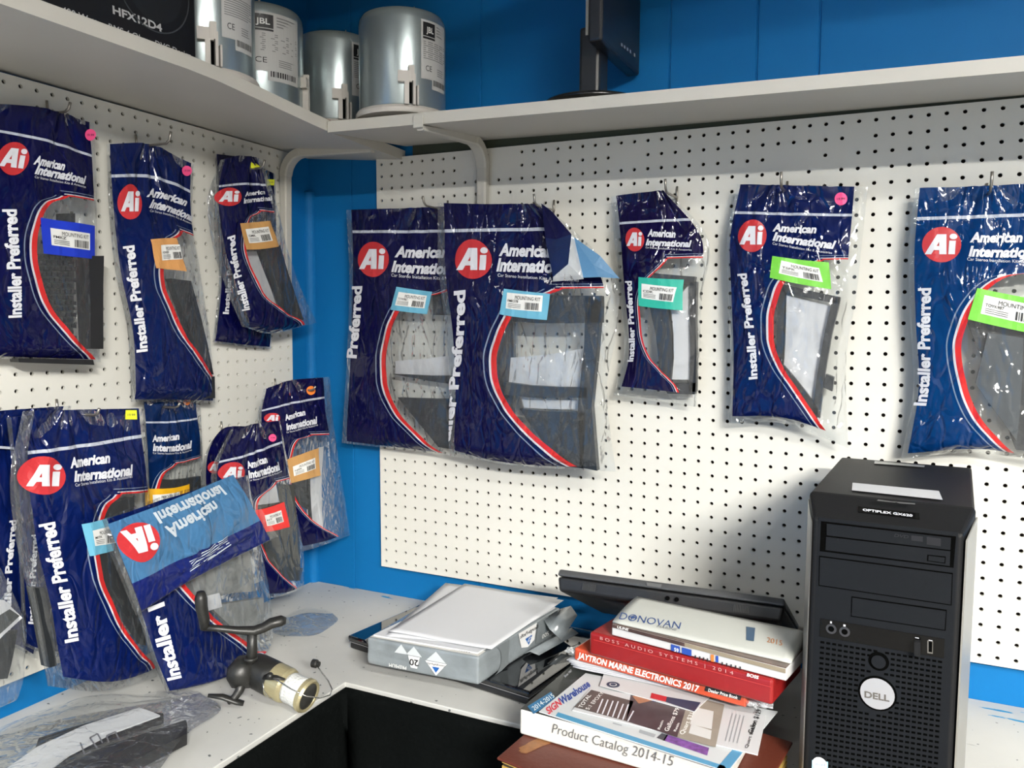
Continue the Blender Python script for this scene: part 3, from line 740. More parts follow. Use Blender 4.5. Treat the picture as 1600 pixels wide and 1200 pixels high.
B.blocks('mounting_bezel', M_slate, [[(1512, 500), (1660, 520), (1660, 712), (1590, 705)], [(1530, 470), (1670, 470), (1670, 500), (1520, 500)]], -.008, .004)
B.blocks('pocket_insert', mat('slate_insert', (.045, .055, .065), .3, coat=.3), [[(1545, 520), (1600, 528), (1590, 690), (1525, 600)]], .006, .014)

# ---- left wall, upper row
B = Bag('navy bag with a royal blue label at the top left edge of the photo', 0, -.158,
        [[(-70, 158), (60, 168), (147, 193)], [(-70, 270), (45, 285), (151, 300)], [(-70, 420), (45, 430), (151, 430)], [(-68, 558), (40, 562), (157, 566)]], T=.022, seed=6.1, hookuv=(.68, -.02))
B.skin(B.film(NAVY, [(140, 322), (108, 307), (80, 318), (64, 348), (58, 391), (66, 439), (82, 482), (104, 510), (134, 545)], band_px=((0, 205), (142, 243)), mL=.03, mR=.955, sw=.8))
B.logo((20, 247), 25, 27, tilt=.12); B.std_text((51, 256), (100, 266), 14, (53, 271), (133, 288), 14, ((53, 278), (133, 294), 4))
B.vert('Installer Preferred', (32, 496), (24, 327), 20)
B.label([(62, 340), (147, 353), (147, 405), (67, 396)], (.008, .035, .50), 'royal_blue', [(77, 356), (139, 365), (139, 391), (79, 383)], ('FMKZ',))
B.blocks('mounting_bezel', M_blackpl, [[(132, 400), (155, 400), (156, 545), (138, 545)], [(106, 333), (122, 333), (122, 350), (106, 350)], [(22, 560), (140, 562), (140, 570), (22, 566)]], -.008, .012)
# perforated speaker grille
qs = []; rnd = random.Random(3)
for j in range(15):
    for i in range(7):
        x = 74+i*8+(j % 2)*4; y = 398+j*9
        if x < 66+max(0, (y-440))*.42 or x > 122: continue
        qs.append([(x, y), (x+6, y+1), (x+6, y+7), (x, y+6)])
B.blocks('perforated_grille', M_blackpl, qs, .001, .004, 1, 1)
B.blocks('grille_backing', mat('grille_grey', (.05, .055, .05), .6), [[(66, 396), (128, 396), (126, 530), (108, 508)]], -.003, -.001)
B.dot((140, 211), 9, (.85, .08, .25), 'pink')

B = Bag('navy bag with an orange label, middle of the upper row on the left pegboard', 0, -.160,
        [[(167, 225), (234, 226), (303, 257)], [(170, 320), (238, 325), (300, 345)], [(180, 420), (248, 425), (313, 430)], [(200, 520), (262, 525), (328, 530)], [(205, 628), (268, 628), (336, 630)]], T=.022, seed=7.9, hookuv=(.5, -.02), wr=.0035)
B.skin(B.film(NAVY2, [(300, 372), (286, 362), (268, 380), (256, 420), (258, 446), (272, 482), (290, 521), (309, 549), (328, 580)], band_px=((169, 275), (299, 300)), mL=.03, mR=.965, sw=1.0, strength=.5))
B.logo((203, 315), 18, 28); B.std_text((228, 307), (290, 322), 14, (232, 324), (300, 347), 14, ((233, 331), (300, 352), 4))
B.vert('Installer Preferred', (229, 549), (208, 383), 17)
B.label([(234, 374), (275, 372), (291, 424), (243, 419)], (.62, .30, .10), 'orange', [(250, 383), (279, 382), (284, 405), (252, 407)], ('HONK809',))
B.blocks('mounting_bezel', M_slate, [[(277, 435), (303, 439), (332, 585), (316, 560)], [(300, 590), (333, 588), (333, 622), (300, 622)]], -.006, .010)
B.dot((291, 267), 8, (.85, .08, .25), 'pink')

B = Bag('upper navy bag near the corner, behind the crumpled bag with the tan label', 0, -.175,
        [[(336, 240), (380, 248), (430, 272)], [(340, 350), (385, 355), (432, 350)], [(342, 440), (385, 440), (428, 450)], [(332, 535), (375, 541), (423, 545)]], T=.010, seed=8.3, hookuv=(.5, -.02))
B.skin(B.film(NAVY, None, mL=.03, mR=.97))
B.vert('Installer Preferred', (356, 491), (364, 370), 9); B.dot((422, 285), 6, (.75, .80, .03), 'yellow', True)
B = Bag('crumpled navy bag with a tan label, upper row of the left pegboard', 0, -.137,
        [[(345, 250), (375, 243), (408, 248)], [(325, 310), (378, 312), (432, 318)], [(333, 385), (390, 390), (447, 385)], [(355, 455), (410, 455), (470, 450)], [(378, 510), (425, 521), (495, 504)]], T=.019, seed=9.6, hookuv=(.8, -.02), wr=.004, fold=.006)
B.skin(B.film(NAVY, [(418, 336), (408, 330), (392, 340), (385, 364), (387, 400), (399, 430), (414, 460), (435, 478), (455, 493)], band_px=((333, 292), (432, 290)), mL=.10, mR=.88, sw=.5, strength=.6))
B.logo((357, 307), 20, 15); B.text('International', (380, 318), (426, 313), (379, 310), bold=.035, shear=.25); B.text('American', (382, 307), (414, 303), (381, 300), bold=.035, shear=.25)
B.vert('Installer Preferred', (389, 484), (366, 367), 12)
B.label([(374, 349), (421, 345), (435, 385), (384, 390)], (.50, .27, .09), 'tan', [(382, 358), (418, 354), (425, 376), (388, 380)], ('GMK',))
B.blocks('mounting_bezel', M_slate, [[(421, 388), (440, 383), (476, 500), (455, 500)]], -.006, .010)
B.blocks('instruction_sheet', M_paper, [[(392, 392), (418, 392), (448, 480), (420, 470)]], -.008, -.007)
B.dot((399, 258), 6, (.75, .80, .03), 'yellow', True)

# ---- left wall, lower row
B = Bag('navy bag cut by the left edge of the photo in the lower row', 0, -.165,
        [[(-60, 648), (20, 640), (112, 634)], [(-50, 740), (10, 740), (80, 740)], [(-40, 850), (10, 850), (70, 850)], [(-25, 1000), (20, 1010), (55, 1030)]], T=.010, seed=10.2, hookuv=(.7, 0))
B.skin(B.film(NAVY2, None, mL=.03, mR=.93)); B.vert('Installer Preferred', (15, 985), (26, 812), 11)
B.blocks('film_band', mat('film_band', (.4, .43, .5), .4), [[(-40, 694), (18, 698), (18, 702), (-40, 698)]], .012, .013)
B = Bag('navy bag squeezed just left of the large bag with the yellow sticker', 0, -.140,
        [[(10, 652), (60, 648), (150, 645)], [(20, 740), (60, 745), (140, 745)], [(28, 850), (70, 855), (135, 860)], [(36, 1008), (70, 1020), (135, 1025)]], T=.008, seed=10.9, hookuv=(.5, 0))
B.skin(B.film(NAVY2, None, mL=.06, mR=.93)); B.vert('Installer Preferred', (52, 975), (58, 835), 9)
B = Bag('clear bag with a white printed card inside, at the left edge above the counter', 0, -.085,
        [[(-60, 800), (-25, 850), (2, 890)], [(-60, 930), (-20, 940), (36, 968)], [(-60, 1020), (-20, 1030), (38, 1050)], [(-60, 1110), (-20, 1112), (26, 1094)]], T=.012, seed=11.5, hookuv=(.3, 0), wr=.004)
B.skin(clear_film('clear_film_b', .05, .6, 3.0))
B.blocks('printed_card', M_paper, [[(-50, 950), (8, 938), (34, 965), (-40, 1060)]], .003, .005)
B.blocks('card_print', mat('card_grey', (.04, .045, .045), .6), [[(-20, 985), (16, 952), (30, 962), (-10, 1010)]], .0052, .0058)
B.blocks('mounting_bezel', M_slate, [[(-50, 1030), (30, 985), (18, 1062), (-50, 1075)]], -.006, .002)

B = Bag('blue bag with a yellow label and orange price dot, behind the large bag', 0, -.172,
        [[(222, 628), (266, 624), (312, 620)], [(226, 700), (270, 700), (316, 690)], [(230, 780), (272, 780), (317, 770)], [(236, 880), (275, 885), (320, 870)]], T=.010, seed=12.4, hookuv=(.5, 0))
B.skin(B.film((.0015, .013, .065), [(305, 735), (277, 724), (258, 740), (250, 760), (246, 790), (250, 830), (262, 870)], band_px=((232, 660), (308, 654)), mL=.03, mR=.93, sw=.9))
B.std_text((237, 690), (280, 686), 10, (238, 704), (300, 699), 11, ((238, 709), (299, 704), 3))
B.label([(225, 764), (295, 756), (296, 790), (226, 796)], (.80, .42, .01), 'yellow', [(237, 773), (279, 768), (280, 786), (238, 790)], (), txt='POCKET KIT')
B.blocks('pocket_part', M_blackpl, [[(251, 749), (314, 744), (314, 764), (252, 768)]], -.004, .004)
B.dot((291, 627), 6, (.85, .22, .03), 'orange')

B = Bag('navy bag with a clear right side, lower row, nearest the corner', 0, -.105,
        [[(412, 608, -.125), (455, 594, -.11), (515, 589, -.10)], [(403, 660, -.12), (455, 655, -.105), (520, 650, -.095)], [(420, 720, -.12), (470, 720, -.1), (530, 725, -.09)], [(440, 790, -.12), (490, 790, -.095), (540, 785, -.085)], [(472, 862, -.115), (510, 850, -.09), (547, 836, -.083)]], T=.012, seed=13.1, hookuv=(.45, 0))
B.skin(B.film(NAVY, [(512, 684), (487, 680), (467, 687), (457, 710), (454, 737), (458, 767), (467, 787), (483, 807), (503, 823), (523, 834)], band_px=((403, 643), (507, 621)), mL=.04, mR=.90, sw=.5, vmax=.97))
B.logo((425, 653), 12, 8); B.std_text((445, 657), (477, 648), 9, (447, 672), (496, 661), 10, ((447, 677), (496, 665), 3))
B.label([(447, 718), (497, 700), (500, 743), (453, 755)], (.50, .27, .09), 'tan', [(456, 729), (491, 715), (492, 732), (458, 744)], ('NISK',))
B.blocks('instruction_sheet', M_paper, [[(503, 700), (511, 698), (513, 828), (498, 850)], [(488, 745), (504, 742), (506, 835), (488, 805)]], -.001, .0)
B.blocks('mounting_bezel', M_slate, [[(459, 755), (483, 748), (487, 797), (473, 788)], [(486, 744), (489, 744), (492, 812), (489, 812)]], .001, .006)
B.text('www.aius.net', (516, 730), (513, 690), (512, 730), bold=.0, m=mat('grey_ink', (.45, .5, .55), .5))
B.dot((485, 610), 7, (.85, .22, .03), 'orange')

B = Bag('dark bag mostly hidden behind the bag with the red label on the left pegboard', 0, -.150,
        [[(330, 690), (352, 668), (386, 666)], [(318, 722), (350, 720), (385, 715)], [(318, 780), (350, 780), (386, 775)], [(325, 850), (350, 850), (385, 850)]], T=.007, seed=14.2, hookuv=(.7, 0))
B.skin(B.film(NAVY, None, mL=.05, mR=.95)); B.logo((334, 730), 10, 10)
B = Bag('navy bag with a red label and pink price dot, left pegboard lower row', 0, -.078,
        [[(360, 672), (400, 662), (438, 657)], [(330, 740), (392, 735), (450, 725)], [(345, 800), (405, 800), (462, 795)], [(385, 870), (425, 870), (473, 860)], [(418, 935), (445, 930), (474, 918)]], T=.018, seed=15.3, hookuv=(.5, 0))
B.skin(B.film(NAVY, [(448, 756), (433, 753), (415, 762), (406, 780), (403, 807), (407, 840), (417, 868), (433, 890), (457, 913)], band_px=((337, 723), (438, 692)), mL=.05, mR=.96, sw=.5, vmax=.97))
B.logo((363, 738), 19, 15); B.std_text((386, 732), (418, 722), 11, (388, 747), (438, 733), 12, ((388, 752), (440, 737), 3))
B.label([(398, 797), (443, 784), (452, 823), (405, 832)], (.72, .025, .02), 'red', [(412, 805), (438, 797), (442, 815), (416, 822)], ('KIT',))
B.blocks('mounting_bezel', mat('olive_black', (.028, .030, .028), .5), [[(408, 760), (456, 757), (472, 890), (430, 892)], [(430, 892), (474, 888), (472, 908), (440, 905)]], -.006, .008)
B.blocks('instruction_sheet', M_paper, [[(412, 762), (434, 755), (440, 785), (408, 790)]], .009, .010)
B.dot((425, 684), 6, (.85, .08, .35), 'pink')

B = Bag('large navy bag with a yellow price sticker, front of the lower left row', 0, -.100,
        [[(36, 642, -.122), (125, 640, -.122), (223, 638, -.122)], [(16, 745, -.115), (122, 745, -.115), (232, 740, -.115)], [(26, 850, -.11), (135, 850, -.11), (236, 850, -.11)], [(50, 950, -.105), (150, 955, -.105), (243, 950, -.105)], [(75, 1072, -.10), (160, 1080, -.10), (245, 1066, -.10)]], T=.026, seed=16.8, hookuv=(.38, -.01), wr=.0035)
B.skin(B.film((.0015, .0065, .060), [(212, 775), (191, 772), (172, 790), (160, 825), (156, 869), (162, 905), (178, 944), (195, 981), (217, 1012), (229, 1026)], band_px=((40, 708), (230, 680)), mL=.10, mR=.965, sw=.75, vmax=.96, strength=.5), nu=80, nv=120)
B.logo((68, 743), 34, 30); B.std_text((109, 731), (172, 722), 16, (115, 752), (208, 741), 16, ((117, 760), (206, 746), 5))
B.vert('Installer Preferred', (121, 1001), (84, 815), 21)
B.label([(126, 819), (180, 806), (177, 860), (139, 869)], (.20, .48, .70), 'light_blue', [(143, 829), (182, 819), (180, 848), (147, 853)], ('MITK',))
B.blocks('mounting_bezel', M_slate, [[(172, 790), (215, 778), (232, 1010), (180, 930)], [(52, 918), (72, 920), (90, 1040), (74, 1042)]], -.010, .010)
B.dot((204, 648), 9, (.78, .80, .03), 'yellow', True)

# ---- folded bag leaning against the others
BODY = [[(160, 812, -.045), (272, 772, -.045), (388, 742, -.045)], [(185, 880, -.04), (295, 850, -.04), (402, 830, -.04)], [(215, 960, -.032), (312, 940, -.03), (421, 925, -.03)], [(238, 1030, -.022), (325, 1022, -.02), (426, 1000, -.02)], [(262, 1086, -.015), (332, 1082, -.005), (404, 1030, .01)]]
B = Bag('navy bag leaning on the counter with its top folded forward, upside-down lettering showing', 0, -.03, BODY, T=.020, seed=17.5, hookuv=(.5, -.3), wr=.0035, tv0=-.2)
B.skin(B.film((.0015, .0065, .058), [(268, 870), (285, 900), (296, 917), (315, 940), (329, 959), (350, 978), (385, 1003), (404, 1018)], mL=.02, mR=.97, sw=.75, vmax=.97, strength=.5))
B.vert('Installer I', (282, 1059), (254, 940), 22)
B.blocks('foam_pieces', mat('foam_grey', (.20, .21, .21), .8, noise_amt=.4, nscale=30), [[(300, 880), (395, 860), (405, 925), (320, 935)], [(340, 950), (415, 935), (415, 985), (380, 990)]], -.006, .004)
B.blocks('instruction_sheet', M_paper, [[(318, 938), (352, 928), (356, 950), (332, 958)]], .005, .006)
root = B.root
FB = Bag('x', 0, .0, [[(154, 824, -.018), (275, 777, -.018), (372, 738, -.018)], [(176, 876, .004), (293, 828, .006), (398, 778, .004)], [(212, 962, .008), (300, 906, .010), (434, 838, .008)]], T=.004, seed=18.2, hookuv=(.6, .9), wr=.003, tv0=-.5, fold=.004)
bpy.data.objects.remove(FB.root); FB.root = root
a, b_ = FB.inv((206, 912)), FB.inv((416, 808)); sl = (b_[1]-a[1])/(b_[0]-a[0])
V = []; U = []; Fc = []; nu, nv = 44, 34
for j in range(nv+1):
    for i in range(nu+1): V.append(FB.front(i/nu, j/nv)); U.append((i/nu, j/nv))
for j in range(nv):
    for i in range(nu): p = j*(nu+1)+i; Fc.append([p, p+nu+1, p+nu+2, p+1])
o = mesh('folded_flap', V, Fc, film_mat('film_flap', (.006, .012, .10), None, mL=.05, mR=.95, band=(float(a[1]-sl*a[0]), float(sl)), seed=18.2, mode='flap'), root, True, U); o['label'] = 'pale blue reverse of the bag top folded forward'
FB.logo((217, 843), 32, 36, flip=-1, tilt=-.25)
grey_ink = mat('faded_ink', (.42, .47, .52), .5)
FB.text('American', (256, 824), (334, 782), (264, 845), m=grey_ink, bold=.035, shear=.2)
FB.text('International', (238, 802), (345, 757), (246, 820), m=grey_ink, bold=.035, shear=.2)
q = [FB.inv(p) for p in [(296, 892), (360, 850)]]
lines = []
for k in range(6):
    o_ = A([-.006, .018])*k
    lines.append([q[0]-o_*A([0, 1]), q[1]-o_*A([0, 1]), q[1]-o_*A([0, 1])+A([0, .007]), q[0]-o_*A([0, 1])+A([0, .007])])
quads_on('fine_print', root, grey_ink, FB.front, lines, .001, 6, 1)

# ---- clear bag lying on the counter
B = Bag('clear bag of black trim pieces and folded instructions lying on the counter', 2, CT+.022,
        [[(-20, 1152), (110, 1112), (312, 1082)], [(-45, 1190), (90, 1150), (345, 1108)], [(-55, 1235), (80, 1205), (290, 1148)], [(-60, 1290), (80, 1280), (235, 1222)]], T=.016, seed=19.4, hookuv=(.9, .2), wr=.004, tv0=-.3, bot=.8)
B.skin(clear_film('clear_film_c', .03, .55, 5.0, .7))
B.blocks('trim_piece', M_blackpl, [[(60, 1140), (215, 1100), (255, 1105), (50, 1180)], [(10, 1230), (290, 1120), (292, 1150), (60, 1290)]], -.012, .004)
B.blocks('instruction_sheet', mat('folded_paper', (.72, .73, .75), .7), [[(10, 1196), (217, 1098), (250, 1112), (60, 1204)]], .006, .008)
f_ = lambda u, v, o: B.mid(u, v)+B.n*(o+.008)
def seg(p, q, w_=1.2):
    p, q = A(p, float), A(q, float); d = (q-p)/np.linalg.norm(q-p); n_ = A([-d[1], d[0]])*w_; return [B.inv(p+n_), B.inv(q+n_), B.inv(q-n_), B.inv(p-n_)]
quads_on('diagram_lines', B.root, mat('grey_ink2', (.2, .2, .22), .6), f_, [seg(*s_) for s_ in [((125, 1150), (132, 1172)), ((132, 1172), (142, 1168)), ((140, 1144), (152, 1162)), ((140, 1144), (152, 1138)), ((152, 1138), (160, 1154)), ((166, 1142), (180, 1136)), ((166, 1142), (170, 1154)), ((180, 1136), (186, 1150))]], .0006, 1, 1)
# small clear scrap further along
B = Bag('small crumpled scrap of clear film lying on the counter', 2, CT+.004,
        [[(445, 965), (480, 955), (520, 958)], [(425, 985), (480, 975), (528, 968)], [(440, 993), (490, 992), (515, 980)]], T=.006, seed=20.4, hookuv=(.5, .5), wr=.002, tv0=-.3, name='plastic_scrap', cat='scrap', group=None)
B.skin(clear_film('clear_film_d', .01, .45, 7.0, .18), nu=14, nv=10)
# ------------------------------------------------------------------ planar faces addressed by pixel
class Pl:
    def __init__(s, o, ex, ey):
        s.o, s.ex, s.ey = A(o, float), A(ex, float), A(ey, float); s.n = np.cross(s.ex, s.ey); s.n /= np.linalg.norm(s.n)
        if s.n@(CAM-s.o) < 0: s.n = -s.n
    def f(s, u, v, off=0): return s.o+u*s.ex+v*s.ey+off*s.n
    def inv(s, p):
        d = ray(*p); t = ((s.o-CAM)@s.n)/(d@s.n); q = CAM+t*d-s.o
        M = np.stack([s.ex, s.ey], 1); return np.linalg.lstsq(M, q, rcond=None)[0]
    def quads(s, name, parent, m, QS, off=.0004, n=1, back=None): return quads_on(name, parent, m, s.f, [[s.inv(p) for p in Q] for Q in QS], off, n, n, back)
    def disk(s, name, parent, m, c, r, off=.0005, n=28):
        """r in metres"""
        c = s.inv(c); return disk_on(name, parent, m, s.f, c, A([r/np.linalg.norm(s.ex), 0]), A([0, r/np.linalg.norm(s.ey)]), off, n)
    def text(s, name, parent, m, st, P0, P1, PT, off=.0006, bold=.01, shear=0.0, spacing=1.0):
        return text_on(name, parent, m, s.f, st, s.inv(P0), s.inv(P1), s.inv(PT), off, bold, shear, None, spacing)
def hpl(z): return Pl((0, 0, z), (1, 0, 0), (0, 1, 0))
def vpl(a, b, z0=0):
    """vertical face through plan points a,b"""
    d = A([b[0]-a[0], b[1]-a[1], 0.]); d /= np.linalg.norm(d); return Pl((a[0], a[1], z0), d, (0, 0, 1))

# ------------------------------------------------------------------ computer tower
th_ = math.radians(3.5); PX = A([math.cos(th_), -math.sin(th_), 0]); PY = A([math.sin(th_), math.cos(th_), 0]); PO = A([.914, -.410, CT+.004]); PH = .393
pt_ = lambda u, d, h: PO+PX*u+PY*d+A([0, 0, h])
pc = thing('computer_tower', pt_(.09, .15, -.004), 'dark grey desktop computer tower standing on the counter at the right', 'computer')
pc_dark = mat('tower_charcoal', (.008, .0082, .009), .5, spec=.2, bump=.06, bscale=400); pc_face = mat('tower_front', (.0058, .0068, .0085), .5, spec=.16)
pc_side = mat('tower_silver', (.33, .32, .29), .38, metal=.55)
def H8(a, b, c, d, e, f, g, h): return [pt_(*q) for q in (a, b, c, d, e, f, g, h)]
mb = MB(); mb.hexa(H8((.002, .03, 0), (.185, .03, 0), (.185, .335, 0), (.002, .335, 0), (.002, .03, PH-.001), (.185, .03, PH-.001), (.185, .335, PH-.001), (.002, .335, PH-.001)))
mb.build('case', pc_dark, pc, bevel=.003)
mb = MB(); mb.hexa(H8((.012, -.014, 0), (.174, -.014, 0), (.187, .032, 0), (0, .032, 0), (.012, -.014, PH-.024), (.174, -.014, PH-.024), (.187, .032, PH), (0, .032, PH)))
o = mb.build('front_bezel', pc_dark, pc, bevel=.004, bseg=3)
mb = MB(); mb.hexa(H8((.1765, -.0145, 0), (.1785, -.0125, 0), (.1885, .034, 0), (.1865, .034, 0), (.1765, -.0145, PH-.030), (.1785, -.0125, PH-.030), (.1885, .034, PH-.012), (.1865, .034, PH-.012)))
mb.hexa(H8((.0095, -.0125, 0), (.0115, -.0145, 0), (.0005, .034, 0), (-.0015, .034, 0), (.0095, -.0125, PH-.030), (.0115, -.0145, PH-.030), (.0005, .034, PH-.012), (-.0015, .034, PH-.012)))
o = mb.build('side_trim', pc_side, pc, bevel=.0006); o['label'] = 'silver edge trim'
FP = Pl(pt_(0, -.0142, 0), PX, (0, 0, 1)); TP = Pl(pt_(0, 0, PH), PX, PY)
sl_ = pt_(.09, -.014, PH-.024); s2 = pt_(.09, .032, PH); SPn = Pl(sl_, PX, (s2-sl_)/np.linalg.norm(s2-sl_))
blk = mat('gloss_black', (.003, .003, .003), .18, coat=.1, spec=.3); gap_ = mat('seam_black', (.002, .002, .002), .9, spec=0)
o = FP.quads('face_panel', pc, pc_face, [[(1279, 808), (1497, 832), (1476, 1260), (1262, 1225)]], .0003)
o = FP.quads('drive_bay', pc, gap_, [[(1283, 814), (1494, 838), (1490, 887), (1281, 861)], [(1280, 868), (1489, 895), (1487, 946), (1279, 915)], [(1330.5, 931.5), (1479.5, 952.5), (1477.5, 985.5), (1329.5, 963)]], .0006)
o = FP.quads('optical_drive', pc, pc_face, [[(1292, 818), (1486, 840), (1485, 859), (1292, 836)], [(1291, 838.5), (1485, 861), (1484, 884), (1290, 859)]], .0015, back=.0004)
FP.quads('eject_button', o, gap_, [[(1449, 866), (1478, 869), (1477, 880), (1448.5, 876)]], .0018); FP.quads('eject_button', o, pc_face, [[(1451, 867.5), (1476.5, 870.5), (1475.5, 878.5), (1450.5, 875)]], .0024)
di = mat('moulded_print', (.008, .008, .010), .4)
FP.text('disc_mark', o, di, 'DVD', (1397, 838), (1420, 841), (1397, 833), .0019, .02, .2); FP.quads('disc_mark', o, di, [[(1424, 836), (1442, 838), (1442, 846), (1424, 844)], [(1448, 838), (1470, 841), (1470, 853), (1448, 850)]], .0018)
FP.quads('bay_cover', pc, pc_face, [[(1281.5, 870), (1487.5, 897), (1485.5, 944), (1280.5, 913.5)]], .0016, back=.0004)
FP.quads('floppy_cover', pc, pc_face, [[(1332, 933.5), (1478, 954.5), (1476, 983.5), (1331, 961.5)]], .0016, back=.0004)
ps = FP.quads('port_strip', pc, blk, [[(1282, 966), (1476, 998), (1475, 1028), (1281, 994)]], .0012, back=.0002)
for c in ((1299, 982), (1320, 986.5)):
    j = FP.disk('audio_jack', ps, mat('jack_ring', (.06, .06, .065), .3, metal=.5), c, .0062, .0016); FP.disk('jack_hole', j, gap_, c, .0035, .0020)
uc = FP.inv((1434, 1010)); up_ = FP.inv((1434, 1000))-uc; rt_ = FP.inv((1440, 1011))-uc
st = quads_on('usb_dongle', ps, pc_dark, FP.f, [[uc-rt_*.8+up_*1.1, uc+rt_*.8+up_*1.1, uc+rt_*.8-up_*1.1, uc-rt_*.8-up_*1.1]], .010, 1, 1, back=.001)
FP.quads('usb_port', ps, M_steel, [[(1449, 1000), (1458, 1001.5), (1457.5, 1021), (1449, 1019.5)]], .0016); FP.quads('usb_opening', ps, gap_, [[(1451, 1001), (1457, 1002), (1456.5, 1018.5), (1451, 1017.5)]], .0020)
FP.quads('port_icon', ps, WHITE_INK, [[(1297.5, 970), (1300, 970.5), (1300, 973.5), (1297.5, 973)], [(1318, 975), (1321.5, 975.5), (1321.5, 978.5), (1318, 978)], [(1430, 995), (1436, 996), (1436, 997), (1430, 996)], [(1451, 999), (1457, 1000), (1457, 1000.8), (1451, 999.8)]], .0016)
# vent slots
QS = []; L0, L1, R0_, R1_ = A([1281., 1001]), A([1271., 1215]), A([1474., 1033]), A([1465., 1250])
for r in range(27):
    a = r/26; l = L0+(L1-L0)*a; r_ = R0_+(R1_-R0_)*a
    for c in range(21):
        p = l+(r_-l)*((c+.12)/21); q = l+(r_-l)*((c+.80)/21); mpt = (p+q)/2
        if np.hypot(*(mpt-(1371, 1083))) < 33 or np.hypot(*(mpt-(1373, 1033))) < 18: continue
        QS.append([p, q, q+(-.15, 3.4), p+(-.15, 3.4)])
FP.quads('vent_slots', pc, gap_, QS, .0006)
o = FP.disk('power_button', pc, gap_, (1373, 1033), .0115, .0010); FP.disk('button_cap', o, pc_face, (1373, 1033), .0080, .0030)
o = FP.disk('round_badge', pc, gap_, (1371, 1083), .0215, .0010); o['label'] = 'silver round badge with raised letters'
FP.disk('badge_face', o, mat('badge_silver', (.52, .52, .54), .35, metal=.6), (1371, 1083), .0190, .0022)
FP.text('badge_letters', o, mat('badge_ink', (.10, .09, .08), .4), 'DELL', (1351, 1088), (1390, 1095), (1351, 1078), .0026, .03)
so = quads_on('processor_sticker', pc, mat('sticker_blue', (.30, .55, .68), .4), FP.f, [[FP.inv(p) for p in ((1269, 1187), (1294, 1190), (1293, 1225), (1268, 1221))]], .0008, 1, 1)
FP.disk('sticker_oval', so, M_label_white, (1281, 1193), .0085, .0010); FP.text('sticker_text', so, mat('ink_blue', (.02, .12, .3), .5), 'intel', (1274, 1195), (1289, 1197), (1274, 1190), .0013, .0)
nb = SPn.quads('name_badge', pc, blk, [[(1341, 792), (1436, 803), (1437, 812), (1341, 801)]], .0012, back=.0); SPn.text('badge_text', nb, WHITE_INK, 'OPTIPLEX GX620', (1348, 799.5), (1426, 809), (1348, 796), .0016, .03)
o = TP.quads('paper_label', pc, M_paper, [[(1332, 755), (1467, 768), (1473, 782), (1331, 767)]], .0008, 2); o['label'] = 'white paper label on top'
TP.quads('clear_tape', pc, mat('tape', (.30, .31, .30), .3), [[(1367, 721), (1445, 728), (1444, 731), (1366, 725)]], .0008)
TP.quads('scuff_mark', pc, mat('scuff', (.12, .12, .12), .7), [[(1372, 781), (1400, 785), (1399, 786), (1370, 783)], [(1395, 784), (1430, 787), (1430, 789), (1405, 787)]], .0005)

# ------------------------------------------------------------------ shelf items
# speaker carton
zs = .0572
box = thing('speaker_carton', (-.08, -.78, zs), 'black cardboard speaker carton with silver lettering at the left end of the shelf', 'box')
mb = MB(); mb.box((-.19, -1.02, zs), (.03, -.5335, zs+.29)); mb.build('carton', mat('carton_black', (.006, .006, .007), .35, bump=.1, bscale=20), box, bevel=.002)
BP = Pl((.03, 0, 0), (0, 1, 0), (0, 0, 1))
silver = mat('silver_print', (.50, .50, .50), .35, metal=.2)
BP.text('model_lettering', box, silver, 'HFX12D4', (176, 21), (253, 50), (175, 8), .0006, .03)
BP.text('feature_lettering', box, silver, '400 Watts   RMS 4 Ohm   DVC Design', (96, 20), (298, 92), (96, 9), .0006, .01)
# printed speaker cone
c = BP.inv((240, -22)); V = []; Fc = []
for rr in (.062, .064):
    for k in range(48): a = 2*math.pi*k/48; V.append(BP.f(c[0]+rr*math.cos(a), c[1]+rr*1.0*math.sin(a), .0006))
for k in range(48): Fc.append([k, (k+1) % 48, 48+(k+1) % 48, 48+k])
mesh('printed_cone', V, Fc, mat('print_grey', (.05, .055, .06), .3), box)
disk_on('printed_cone', box, mat('print_dark', (.012, .013, .015), .3), BP.f, c, A([.05, 0]), A([0, .05]), .0005)

